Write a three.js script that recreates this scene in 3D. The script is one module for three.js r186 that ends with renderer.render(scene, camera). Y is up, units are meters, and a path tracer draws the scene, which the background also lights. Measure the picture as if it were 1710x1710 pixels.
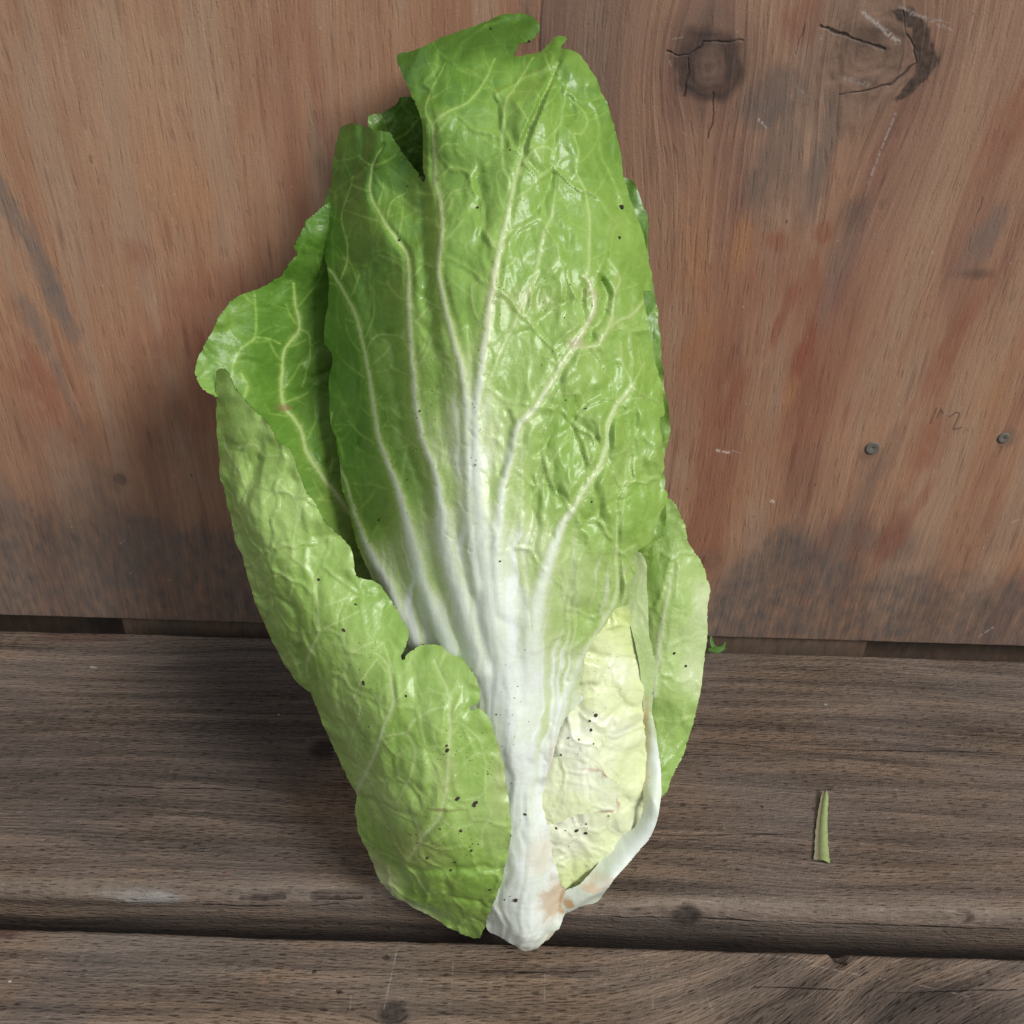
import * as THREE from 'three';
import { mergeGeometries } from 'three/addons/utils/BufferGeometryUtils.js';

// ------------------------------------------------------------------ camera, sky, sun, exposure
const scene = new THREE.Scene();
const CAM = { h: 0.36, z: 0.3986, pitch: 35, roll: 1.74, fov: 53 };
const camera = new THREE.PerspectiveCamera(CAM.fov, 1, 0.01, 60);
camera.rotation.order = 'YXZ';
camera.position.set(0, CAM.h, CAM.z);
camera.rotation.set(-CAM.pitch * Math.PI / 180, 0, CAM.roll * Math.PI / 180);
camera.updateMatrixWorld(true);

const renderer = new THREE.WebGLRenderer({ antialias: true });
renderer.toneMapping = THREE.LinearToneMapping;
renderer.toneMappingExposure = 1.84;
renderer.shadowMap.enabled = true;
renderer.shadowMap.type = THREE.PCFSoftShadowMap;

{ // plain overcast sky: brighter at the zenith, dim below the horizon
  const W = 64, H = 32, data = new Float32Array(W * H * 4);
  for (let r = 0; r < H; r++) {
    const el = ((r + 0.5) / H - 0.5) * Math.PI, s = Math.sin(el);
    const L = s > 0 ? 0.42 * (1 + 2 * s) / 3 : 0.09 * Math.exp(s * 3) + 0.05;
    for (let c = 0; c < W; c++) { const o = (r * W + c) * 4; data[o] = L * 0.95; data[o + 1] = L; data[o + 2] = L * 1.07; data[o + 3] = 1; }
  }
  const sky = new THREE.DataTexture(data, W, H, THREE.RGBAFormat, THREE.FloatType);
  sky.mapping = THREE.EquirectangularReflectionMapping; sky.magFilter = THREE.LinearFilter; sky.needsUpdate = true;
  scene.background = sky; scene.environment = sky;
}
const sun = new THREE.DirectionalLight(new THREE.Color(1, 0.985, 0.965), 1.5);
sun.position.set(1.75, 1.9, 1.6); sun.target.position.set(0, 0.1, 0.08);
sun.castShadow = true; sun.shadow.radius = 38; sun.shadow.mapSize.set(2048, 2048);
Object.assign(sun.shadow.camera, { left: -0.6, right: 0.6, top: 0.6, bottom: -0.6, near: 0.5, far: 5 });
scene.add(sun, sun.target);

// ------------------------------------------------------------------ small maths
const { lerp, clamp, smoothstep } = THREE.MathUtils;
const sst = (a, b, x) => { const t = clamp((x - a) / (b - a), 0, 1); return t * t * (3 - 2 * t); };
function rng(seed) { let s = seed >>> 0; return () => { s = (s + 0x6D2B79F5) >>> 0; let t = s; t = Math.imul(t ^ (t >>> 15), t | 1); t ^= t + Math.imul(t ^ (t >>> 7), t | 61); return ((t ^ (t >>> 14)) >>> 0) / 4294967296; }; }
const PERM = new Uint8Array(512), GX = new Float32Array(256), GY = new Float32Array(256);
{ const r = rng(77), p = [...Array(256).keys()]; for (let i = 255; i > 0; i--) { const j = Math.floor(r() * (i + 1)); [p[i], p[j]] = [p[j], p[i]]; } for (let i = 0; i < 512; i++) PERM[i] = p[i & 255]; for (let i = 0; i < 256; i++) { const a = r() * 6.28318; GX[i] = Math.cos(a); GY[i] = Math.sin(a); } }
function noise(x, y) { // gradient noise, about -0.7..0.7
  const ix = Math.floor(x), iy = Math.floor(y), fx = x - ix, fy = y - iy, X = ix & 255, Y = iy & 255;
  const a = PERM[X + PERM[Y]], b = PERM[X + 1 + PERM[Y]], c = PERM[X + PERM[Y + 1]], d = PERM[X + 1 + PERM[Y + 1]];
  const u = fx * fx * fx * (fx * (fx * 6 - 15) + 10), v = fy * fy * fy * (fy * (fy * 6 - 15) + 10);
  const n0 = GX[a] * fx + GY[a] * fy, n1 = GX[b] * (fx - 1) + GY[b] * fy, n2 = GX[c] * fx + GY[c] * (fy - 1), n3 = GX[d] * (fx - 1) + GY[d] * (fy - 1);
  return lerp(lerp(n0, n1, u), lerp(n2, n3, u), v);
}
function fbm(x, y, o = 4) { let s = 0, a = 1, t = 0; for (let i = 0; i < o; i++) { s += a * noise(x, y); t += a; a *= 0.5; x = x * 2.03 + 17.3; y = y * 2.03 - 9.1; } return s / t * 1.5; }
const HASH = (ix, iy, k) => PERM[(PERM[(ix + k * 37) & 255] + iy) & 255] / 255;
const WOR = [0, 0, 0, 0, 0];
function worley(x, y) { // f1, f2, cell hash, offset from the cell's point
  const ix = Math.floor(x), iy = Math.floor(y); let f1 = 9, f2 = 9, id = 0, ox = 0, oy = 0;
  for (let j = -1; j <= 1; j++) for (let i = -1; i <= 1; i++) {
    const cx = ix + i, cy = iy + j, dx = cx + 0.1 + 0.8 * HASH(cx, cy, 1) - x, dy = cy + 0.1 + 0.8 * HASH(cx, cy, 2) - y, d = Math.sqrt(dx * dx + dy * dy);
    if (d < f1) { f2 = f1; f1 = d; id = HASH(cx, cy, 3); ox = dx; oy = dy; } else if (d < f2) f2 = d;
  }
  WOR[0] = f1; WOR[1] = f2; WOR[2] = id; WOR[3] = ox; WOR[4] = oy; return WOR;
}
const toS = (c) => { c = clamp(c, 0, 1); return 255 * (c <= 0.0031308 ? c * 12.92 : 1.055 * Math.pow(c, 1 / 2.4) - 0.055); };
const SLUT = new Uint8Array(4097); for (let i = 0; i <= 4096; i++) SLUT[i] = Math.round(toS(i / 4096));
const toSB = (c) => SLUT[Math.round(clamp(c, 0, 1) * 4096)];
function dataTex(bytes, w, h, srgb, wrap = THREE.ClampToEdgeWrapping) {
  const t = new THREE.DataTexture(bytes, w, h, THREE.RGBAFormat); if (srgb) t.colorSpace = THREE.SRGBColorSpace;
  t.magFilter = THREE.LinearFilter; t.minFilter = THREE.LinearMipmapLinearFilter; t.generateMipmaps = true; t.wrapS = t.wrapT = wrap; t.needsUpdate = true; return t;
}
// where a measured image point (1710 px grid) meets a world plane: used to take the places of things from the photograph
const F = 855 / Math.tan(CAM.fov * Math.PI / 360), RAY = new THREE.Vector3();
function hit(px, py, n, c) { RAY.set((px - 855) / F, (855 - py) / F, -1).applyQuaternion(camera.quaternion); const t = (c - n.dot(camera.position)) / n.dot(RAY); return camera.position.clone().addScaledVector(RAY, t); }
const NZ = new THREE.Vector3(0, 0, 1), NY = new THREE.Vector3(0, 1, 0);
const onPanel = (px, py) => hit(px, py, NZ, 0), onBench = (px, py) => hit(px, py, NY, 0);
function segDist(px, py, ax, ay, bx, by) { const dx = bx - ax, dy = by - ay, t = clamp(((px - ax) * dx + (py - ay) * dy) / (dx * dx + dy * dy + 1e-20), 0, 1); return Math.hypot(px - ax - t * dx, py - ay - t * dy); }
const shadow = (m) => { m.castShadow = m.receiveShadow = true; return m; };
function mesh(name, g, m, parent) { const o = shadow(new THREE.Mesh(g, m)); o.name = name; parent.add(o); return o; }

// ------------------------------------------------------------------ plywood panel
const PW = 0.6, PH = 0.42, PTW = 2048, PTH = 1434;   // metres and texels of the panel's face
const panelBase = onPanel(855, 1054).y;
function panelTextures() {
  const col = new Uint8Array(PTW * PTH * 4), bmp = new Uint8Array(PTW * PTH * 4);
  const P = (x, y) => { const p = onPanel(x, y); return [p.x, p.y]; };
  const px = 1 / 4000; // metres per image point, roughly
  const knots = [[1182, 110, 0.0150, 1], [1452, 95, 0.0195, 1], [1185, 935, 0.006, 0.5], [200, 800, 0.0035, 0.4], [1210, 985, 0.004, 0.3]].map(([x, y, r, s]) => [...P(x, y), r, s]);
  // weathering with an outline of its own, plus painted shade at lower left: [px, py, half width, half height, lean, colour, strength, softness]
  const GREY = [0.125, 0.100, 0.086], DARK = [0.060, 0.046, 0.039], RED = [0.265, 0.088, 0.050], PALE = [0.44, 0.295, 0.195], ORANGE = [0.44, 0.205, 0.090], SLATE = [0.150, 0.130, 0.115];
  const stainsAndShade = [
    [1180, 60, 80, 60, 0, SLATE, 0.35, 0.7], [1280, 170, 60, 55, 0, GREY, 0.75, 0.6], [1300, 270, 75, 110, -0.15, GREY, 0.55, 0.6], [1370, 260, 26, 110, -0.12, GREY, 0.6, 0.5],
    [1255, 310, 40, 60, -0.1, GREY, 0.45, 0.6], [1425, 360, 26, 34, -0.3, DARK, 0.45, 0.6], [1400, 450, 34, 120, -0.1, SLATE, 0.55, 0.6], [1640, 400, 32, 60, -0.3, SLATE, 0.6, 0.4], [1635, 458, 42, 10, 0, DARK, 0.55, 0.7],
    [1455, 800, 36, 130, -0.12, GREY, 0.55, 0.5], [1450, 900, 130, 60, 0.0, GREY, 0.65, 0.5], [1340, 930, 60, 50, 0, GREY, 0.6, 0.5],
    [1455, 757, 26, 26, 0, DARK, 0.5, 0.6], [1677, 733, 20, 20, 0, GREY, 0.6, 0.6],
    [1225, 660, 14, 90, -0.1, RED, 0.5, 0.6], [1300, 540, 16, 60, -0.2, RED, 0.75, 0.4], [1345, 580, 16, 55, -0.1, RED, 0.8, 0.35], [1295, 400, 24, 20, 0, RED, 0.6, 0.5], [1375, 390, 20, 18, 0, RED, 0.7, 0.4],
    [1360, 470, 22, 60, 0.1, RED, 0.6, 0.5], [1690, 200, 40, 130, -0.25, RED, 0.6, 0.5], [1600, 560, 22, 190, -0.28, RED, 0.5, 0.5], [1560, 740, 45, 70, -0.1, RED, 0.5, 0.5], [1480, 900, 30, 70, -0.1, RED, 0.65, 0.5], [1530, 850, 18, 90, -0.15, RED, 0.5, 0.5], [1345, 30, 30, 50, 0, RED, 0.7, 0.4],
    [1180, 620, 90, 260, 0, RED, 0.5, 0.8], [1380, 640, 120, 260, -0.1, RED, 0.36, 0.8], [1290, 470, 60, 120, 0, RED, 0.4, 0.8], [380, 600, 180, 170, 0.15, RED, 0.45, 0.9], [90, 690, 110, 160, 0.2, RED, 0.4, 0.9], [250, 120, 260, 260, 0.1, PALE, 0.3, 0.9], [280, 250, 120, 200, 0.1, ORANGE, 0.35, 0.9], [1560, 300, 90, 240, -0.2, PALE, 0.28, 0.9], [150, 900, 240, 120, 0, DARK, 0.45, 0.8], [1160, 440, 70, 120, 0, ORANGE, 0.4, 0.8], [1240, 400, 20, 50, 0, ORANGE, 0.7, 0.5], [1320, 660, 18, 40, 0, ORANGE, 0.6, 0.5], [1650, 640, 70, 160, 0, ORANGE, 0.3, 0.7], [1170, 560, 50, 100, 0, ORANGE, 0.35, 0.7],  // broad DARK patch: damp wood and the head's shade in one colour
    [300, 180, 120, 190, 0.1, PALE, 0.30, 0.9], [110, 100, 60, 130, 0.15, PALE, 0.35, 0.9], [330, 330, 70, 60, 0, ORANGE, 0.3, 0.8],
    [45, 400, 26, 230, 0.24, SLATE, 0.75, 0.4], [70, 560, 22, 60, 0.2, SLATE, 0.6, 0.5], [105, 640, 14, 90, 0.15, SLATE, 0.5, 0.5], [10, 820, 25, 180, 0.2, SLATE, 0.35, 0.4], [60, 640, 50, 110, 0.2, RED, 0.55, 0.6], [240, 420, 46, 26, 0, RED, 0.4, 0.7], [360, 490, 80, 60, 0.2, RED, 0.45, 0.7], [300, 690, 30, 120, 0.2, RED, 0.45, 0.6], [270, 560, 40, 60, 0, RED, 0.35, 0.7],
    [530, 150, 20, 190, 0.08, RED, 0.5, 0.6], [535, 270, 24, 90, 0.05, DARK, 0.35, 0.7], [500, 330, 24, 80, 0.1, RED, 0.4, 0.7], [200, 800, 16, 16, 0, DARK, 0.5, 0.8], [880, 40, 24, 60, 0, GREY, 0.5, 0.6],
  ].map(([x, y, w, h, l, c, s, f]) => [...P(x, y), w * px * 0.92, h * px * 1.1, l, c, s, f]);
  const scars = [ // scratches and flecks of bare wood: [x0,y0,x1,y1,half width px,colour,strength]
    [1440, 20, 1500, 70, 5, [0.42, 0.36, 0.32], 0.9], [1500, 10, 1590, 50, 3, [0.4, 0.34, 0.3], 0.5], [1520, 24, 1585, 38, 2, [0.4, 0.34, 0.3], 0.5], [1495, 190, 1448, 310, 2.6, [0.42, 0.36, 0.33], 0.6],
    [1268, 200, 1280, 214, 2.5, [0.45, 0.42, 0.4], 0.9], [1198, 752, 1216, 756, 4, [0.6, 0.5, 0.44], 0.9], [1222, 752, 1238, 757, 1.4, [0.45, 0.36, 0.32], 0.7], [1287, 836, 1291, 838, 4, [0.75, 0.66, 0.58], 0.95], [1636, 1062, 1658, 1048, 3.5, [0.4, 0.37, 0.34], 0.6],
    [1650, 890, 1634, 942, 0.8, [0.45, 0.38, 0.32], 0.8], [1690, 872, 1700, 868, 2.5, [0.45, 0.4, 0.34], 0.7], [202, 907, 208, 903, 2.5, [0.3, 0.28, 0.26], 0.8], [1416, 130, 1490, 100, 1.2, [0.35, 0.28, 0.24], 0.3],
    [1120, 66, 1140, 62, 1, [0.45, 0.4, 0.36], 0.7], [1118, 102, 1121, 112, 1.6, [0.5, 0.45, 0.4], 0.7], [1370, 60, 1371, 64, 2, [0.5, 0.45, 0.4], 0.8], [1330, 146, 1345, 160, 3, [0.34, 0.28, 0.25], 0.6], [1410, 130, 1450, 142, 5, [0.34, 0.29, 0.26], 0.45],
  ].map(([a, b, c, d, w, k, s]) => [...P(a, b), ...P(c, d), w * px * 0.9, k, s]);
  const C = [0.018, 0.012, 0.010];
  const cracks = [ // open checks in and around the knots, deep and dark: polylines
    [[1370, 42], [1400, 54], [1418, 62], [1440, 70], [1476, 79]], [[1112, 86], [1130, 92], [1148, 92], [1172, 78], [1174, 68], [1240, 68]], [[1148, 98], [1148, 124], [1142, 162]], [[1190, 155], [1192, 190], [1182, 230]],
    [[1508, 18], [1512, 50], [1526, 78], [1530, 104], [1512, 118], [1490, 138], [1440, 152], [1400, 158]], [[1346, 40], [1338, 62], [1328, 90]], [[1640, 330], [1625, 380], [1617, 420]], [[1183, 380], [1180, 440]],
    [[325, 10], [345, 60], [365, 170]], [[112, 100], [150, 240], [185, 410]], [[475, 290], [470, 330]], [[460, 0], [466, 8]],
  ].map((l, k) => Object.assign(l.map(([x, y]) => P(x, y)), { w: [1.5, 0.8, 0.8, 0.7, 0.8, 0.6, 0.4, 0.3, 0.25, 0.25, 0.3, 0.3][k], s: [1, 0.9, 0.9, 0.8, 0.9, 0.7, 0.6, 0.45, 0.4, 0.35, 0.5, 0.5][k] }));
  const ink = [[[1563.7, 681.5], [1554, 707]], [[1571, 683], [1565, 698]], [[1571, 686], [1575, 690]], [[1586, 696], [1592, 692], [1596, 688.5], [1601, 689], [1602, 693], [1597, 704], [1592, 714], [1592, 717], [1598, 716], [1605, 714]]].map((l) => l.map(([x, y]) => P(x, y)));
  const bark = P(1530, 90);
  const [jx] = P(905, 20);
  const flecks = []; { const r = rng(5); for (let i = 0; i < 420; i++) flecks.push([(r() - 0.5) * PW, r() * PH, 0.00012 + r() * r() * 0.0006, r() < 0.55 ? 1 : 0, r()]); }
  const fg = new Map(); for (const f of flecks) { const k = Math.floor(f[0] * 100) + ',' + Math.floor(f[1] * 100); if (!fg.has(k)) fg.set(k, []); fg.get(k).push(f); }
  const seg = (l, x, y, far) => { let d = 9; for (let i = 0; i + 1 < l.length; i++) { const [ax, ay] = l[i], [bx, by] = l[i + 1]; if (x < Math.min(ax, bx) - far || x > Math.max(ax, bx) + far || y < Math.min(ay, by) - far || y > Math.max(ay, by) + far) continue; d = Math.min(d, segDist(x, y, ax, ay, bx, by)); } return d; };
  for (let j = 0; j < PTH; j++) for (let i = 0; i < PTW; i++) {
    const x = (i + 0.5) / PTW * PW - PW / 2, y = (j + 0.5) / PTH * PH;
    // growth rings: a flow of the grain round the knots
    let phi = x + 0.006 * fbm(x * 9 + 3, y * 3.2) + 0.0012 * fbm(x * 60, y * 9, 2), inK = 0, ring = 0;
    for (const [kx, ky, kr, ks] of knots) {
      const dx = x - kx, dy = (y - ky) * 0.62, r2 = dx * dx + dy * dy, R2 = kr * kr * 1.9;
      phi -= dx * R2 / (r2 + R2) * Math.min(1, ks * 1.2) * Math.exp(-r2 / (R2 * 14));
      const rr = Math.hypot(x - kx, (y - ky) * 1.05) / kr + 0.30 * fbm(x * 70 + kx * 50, y * 70, 3);
      inK = Math.max(inK, (1 - sst(0.72, 1.05, rr)) * Math.min(1, ks)); ring = Math.max(ring, (1 - sst(0.9, 1.9, rr)) * Math.min(1, ks));
    }
    const right = sst(-0.0004, 0.0004, x - jx - 0.0006 * noise(1, y * 60)); // joint of two veneer sheets
    const f1 = lerp(150, 235, right), w1 = phi * f1 + 0.7 * fbm(x * 14, y * 4 + 8, 2);
    const s1 = w1 - Math.floor(w1), band = Math.pow(s1, 2.2) * sst(1, 0.90, s1); // slow early wood, sharp late wood
    const coarse = fbm(phi * 26 + 4, y * 2.4, 4), mid = fbm(phi * 90, y * 7 + 30, 3), fine = fbm(phi * 620, y * 26, 3), fibre = noise(phi * 2100, y * 60);
    // base wood colour
    let r = 0.372, g = 0.202, b = 0.118; const flame = fbm(phi * 42 + 11, y * 5.5 + 3, 4), flame2 = fbm(phi * 75 + 1, y * 9 + 23, 3), dash = sst(0.34, 0.6, fbm(phi * 240, y * 22 + 5, 2));
    const t = coarse * 0.75 + mid * 0.35; // redder / yellower streaks
    r *= 1 + 0.20 * t; g *= 1 + 0.32 * t; b *= 1 + 0.36 * t;
    const fl = (sst(0.04, 0.26, flame) * 0.62 + sst(0.2, 0.36, flame2) * 0.3) * (0.6 + 0.4 * right); r = lerp(r, 0.265, fl); g = lerp(g, 0.112, fl); b = lerp(b, 0.068, fl); // red heartwood flames
    const pl = sst(-0.06, -0.32, flame) * 0.6; r = lerp(r, 0.385, pl); g = lerp(g, 0.255, pl); b = lerp(b, 0.170, pl);
    r *= 1 - 0.22 * dash; g *= 1 - 0.28 * dash; b *= 1 - 0.28 * dash;
    const kn = Math.exp(-(((x - knots[0][0]) / 0.035) ** 2) - ((y - knots[0][1]) / 0.075) ** 2), rz = right * clamp(kn * 1.2 + sst(0.2, 0.5, fbm(x * 12 + 6, y * 5, 3) + 2.2 * (y - 0.23)), 0, 1);
    const lw = band * lerp(0.06, 0.36, rz) * sst(-0.25, 0.4, mid + 0.25 + right * 0.2);
    r *= 1 - lw * 0.85; g *= 1 - lw; b *= 1 - lw * 1.02;
    const speck = noise(x * 1600, y * 1600) + 0.6 * noise(x * 1500, y * 600 + 4), pore = sst(0.24, 0.44, noise(phi * 1300 + 5, y * 110) + 0.25 * mid), hair = sst(0.28, 0.46, noise(phi * 1200 + 61, y * 150 + 8));
    const q = 1 + fine * 0.15 + fibre * 0.10 + 0.09 * speck - 0.12 * pore + 0.08 * hair; r *= q; g *= q; b *= q;
    const gw = right * 0.34 * sst(0.06, 0.30, y + 0.05 * fbm(x * 20, y * 16, 3)); // greyed, weathered surface of the right-hand veneer
    r = lerp(r, 0.265 * q, gw); g = lerp(g, 0.178 * q, gw); b = lerp(b, 0.132 * q, gw);
    const sm = right * sst(0.045, 0.02, x - jx + 0.012 * fbm(x * 30, y * 12, 2)) * sst(0.19, 0.25, y + 0.02 * fbm(x * 50, y * 30, 3)) * 0.6; r = lerp(r, 0.165 * q, sm); g = lerp(g, 0.108 * q, sm); b = lerp(b, 0.080 * q, sm);
    { const jm = 0.8 * (1 - sst(0.0001, 0.0005, Math.abs(x - jx - 0.0006 * noise(1, y * 60)))); r *= 1 - jm * 0.7; g *= 1 - jm * 0.7; b *= 1 - jm * 0.7; }
    const nz = fbm(x * 70, y * 36, 4), nz2 = fbm(x * 220, y * 110, 3), nz3 = fbm(x * 24 + 5, y * 24, 4);
    for (const [sx, sy, w, h, lean, c, s, soft] of stainsAndShade) {
      const dy = y - sy; if (dy > h * 2 || dy < -h * 2) continue;
      const dx = x - sx + dy * lean; if (dx > w * 2.2 || dx < -w * 2.2) continue;
      const d = Math.sqrt(dx * dx / (w * w) + dy * dy / (h * h)) + nz * 0.75 + nz2 * 0.45 + fine * 0.25 + mid * 0.35;
      const m = s * (1 - sst(0.75 - soft, 1.05 + soft * 0.3, d)) * clamp(0.85 + 0.5 * fine + 0.5 * nz2 + 0.25 * speck, 0.2, 1.15); if (m <= 0) continue;
      r = lerp(r, c[0] * q, m); g = lerp(g, c[1] * q, m); b = lerp(b, c[2] * q, m);
    }
    // damp, mildewed foot of the board: a ragged tide line
    const tide = 0.046 + 0.016 * fbm(x * 13 + 2, 4.2, 3) + 0.018 * nz3 + 0.010 * nz + 0.004 * nz2 + (x < -0.06 ? 0.026 * sst(-0.06, -0.2, x) : 0) + 0.026 * Math.exp(-((x - 0.135) ** 2) / 0.0006) - 0.022 * Math.exp(-((x - 0.095) ** 2) / 0.0004);
    const ht = y - panelBase, wet = sst(0.016, -0.014, ht - tide) * clamp(0.72 + 0.5 * nz2 + 0.25 * nz3 - 0.2 * fine, 0.3, 1), wet2 = sst(0.03, -0.02, ht - tide * 1.5 - 0.02 * nz3) * 0.25;
    r = lerp(r, 0.13 * q, wet2); g = lerp(g, 0.092 * q, wet2); b = lerp(b, 0.076 * q, wet2);
    const wc = 1 + 0.25 * nz3 + 0.2 * coarse; r = lerp(r, 0.105 * q * wc, wet * 0.9); g = lerp(g, 0.088 * q * wc, wet * 0.9); b = lerp(b, 0.078 * q * wc, wet * 0.9);
    // knots
    if (ring > 0) { const m = 0.45 * ring * (0.5 + 0.9 * Math.abs(nz) + 0.6 * band); r = lerp(r, 0.13, m); g = lerp(g, 0.080, m); b = lerp(b, 0.058, m); }
    if (inK > 0) {
      const n1 = fbm(x * 120 + 9, y * 240, 4), n2 = fbm(x * 60, y * 60, 3), two = x > 0.5 * (knots[0][0] + knots[1][0]) ? 1 : 0, K = knots[two], kd = Math.hypot(x - K[0], (y - K[1]) * 1.05) / K[2] + 0.25 * n2, rg = 0.5 + 0.5 * Math.sin(kd * 26 + 5 * n2);
      const core = two ? 0.10 : 1 - sst(0.15, 0.5, Math.hypot(x - K[0] - 0.001, (y - K[1]) * 0.7) / K[2]), dk = two ? sst(0.55, 0.1, Math.hypot((x - K[0] + 0.002) / 0.014, (y - K[1] - 0.006) / 0.006) * 0.6 + 0.3 * n1) : 1 - 0.6 * core;
      const k = 0.85 + 0.4 * n1 + 0.5 * n2 - 0.22 * rg, m = inK * clamp(0.8 + n2 * 0.5, 0.35, 0.96);
      r = lerp(r, lerp(0.27, 0.070, dk) * k, m); g = lerp(g, lerp(0.165, 0.044, dk) * k, m); b = lerp(b, lerp(0.115, 0.037, dk) * k, m);
    }
    { const d = Math.abs(Math.hypot((x - knots[1][0]) / 0.0205, (y - knots[1][1] + 0.001) / 0.0165) - 1) / 0.16 + 1.6 * sst(knots[1][0] + 0.015, knots[1][0] - 0.004, x) + 1.0 * sst(knots[1][1] - 0.01, knots[1][1] - 0.018, y) + nz * 1.6 + nz2 * 0.9; if (d < 1.2) { const m = 0.8 * (1 - sst(0.6, 1.1, d)); const n1 = 0.7 + fbm(x * 500, y * 500, 3); r = lerp(r, 0.06 * n1, m); g = lerp(g, 0.045 * n1, m); b = lerp(b, 0.035 * n1, m); } }
    let dip = 0;
    for (const l of scars) { const far = l[4] * 3; if (x < Math.min(l[0], l[2]) - far || x > Math.max(l[0], l[2]) + far || y < Math.min(l[1], l[3]) - far || y > Math.max(l[1], l[3]) + far) continue; const d = segDist(x, y, l[0], l[1], l[2], l[3]) / l[4] + nz2 * 0.9; const m = l[6] * (1 - sst(0.2, 1.15, d)) * sst(-0.25, 0.25, noise(x * 900, y * 900) + 0.4 * nz2 + 0.1); r = lerp(r, l[5][0], m); g = lerp(g, l[5][1], m); b = lerp(b, l[5][2], m); }
    const cxw = x + 0.0011 * fbm(x * 130, y * 130, 3), cyw = y + 0.0011 * fbm(x * 130 + 40, y * 130, 3);
    for (const l of cracks) { const d = seg(l, cxw, cyw, 0.0016); if (d < 0.0016) { const m = l.s * (1 - sst(0.00012 * l.w, (0.00055 + 0.0006 * nz2 + 0.0003 * nz) * l.w, d + 0.0002 * fine * l.w)) * sst(-0.5, 0.1, fbm(x * 160 + 7, y * 160, 2) + 0.35 * l.s); r = lerp(r, C[0], m * 0.85); g = lerp(g, C[1], m * 0.85); b = lerp(b, C[2], m * 0.85); dip = Math.max(dip, m); } }
    for (const l of ink) { const d = seg(l, x, y, 0.001); if (d < 0.001) { const m = 0.62 * (1 - sst(0.00022, 0.00055, d)); r = lerp(r, 0.075, m); g = lerp(g, 0.04, m); b = lerp(b, 0.032, m); } }
    { const em = sst(0.0016, 0.0004, ht) * sst(-0.25, 0.25, nz + noise(x * 160, 2)) * 0.6; r = lerp(r, 0.27, em); g = lerp(g, 0.215, em); b = lerp(b, 0.175, em); }
    const cell = fg.get(Math.floor(x * 100) + ',' + Math.floor(y * 100));
    if (cell) for (const f of cell) { const d = Math.hypot(x - f[0], (y - f[1]) * (0.5 + f[4])) / f[2]; if (d < 1) { const m = (1 - sst(0.5, 1, d)) * 0.7; const c = f[3] ? [0.45, 0.38, 0.32] : [0.05, 0.035, 0.03]; r = lerp(r, c[0], m); g = lerp(g, c[1], m); b = lerp(b, c[2], m); } }
    const o = (j * PTW + i) * 4;
    col[o] = toSB(r); col[o + 1] = toSB(g); col[o + 2] = toSB(b); col[o + 3] = 255;
    const hgt = 0.55 + fine * 0.10 + fibre * 0.05 + 0.07 * speck - 0.16 * pore + 0.07 * hair - lw * lerp(0.1, -0.75, right * sst(0.1, 0.28, y)) - 0.45 * dip - inK * 0.05 + nz2 * 0.04;
    bmp[o] = bmp[o + 1] = bmp[o + 2] = clamp(hgt, 0, 1) * 255; bmp[o + 3] = 255;
  }
  return [dataTex(col, PTW, PTH, true, THREE.MirroredRepeatWrapping), dataTex(bmp, PTW, PTH, false, THREE.MirroredRepeatWrapping)];
}
const [panelMap, panelBump] = panelTextures();
const panelMat = new THREE.MeshPhysicalMaterial({ map: panelMap, bumpMap: panelBump, bumpScale: 0.0007, roughness: 0.62, specularIntensity: 0.7 });
const panel = new THREE.Group(); panel.name = 'plywood_panel'; scene.add(panel);
panel.userData = { label: 'upright brown plywood board with knots and grey stained foot behind the lettuce', category: 'board' };
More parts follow.
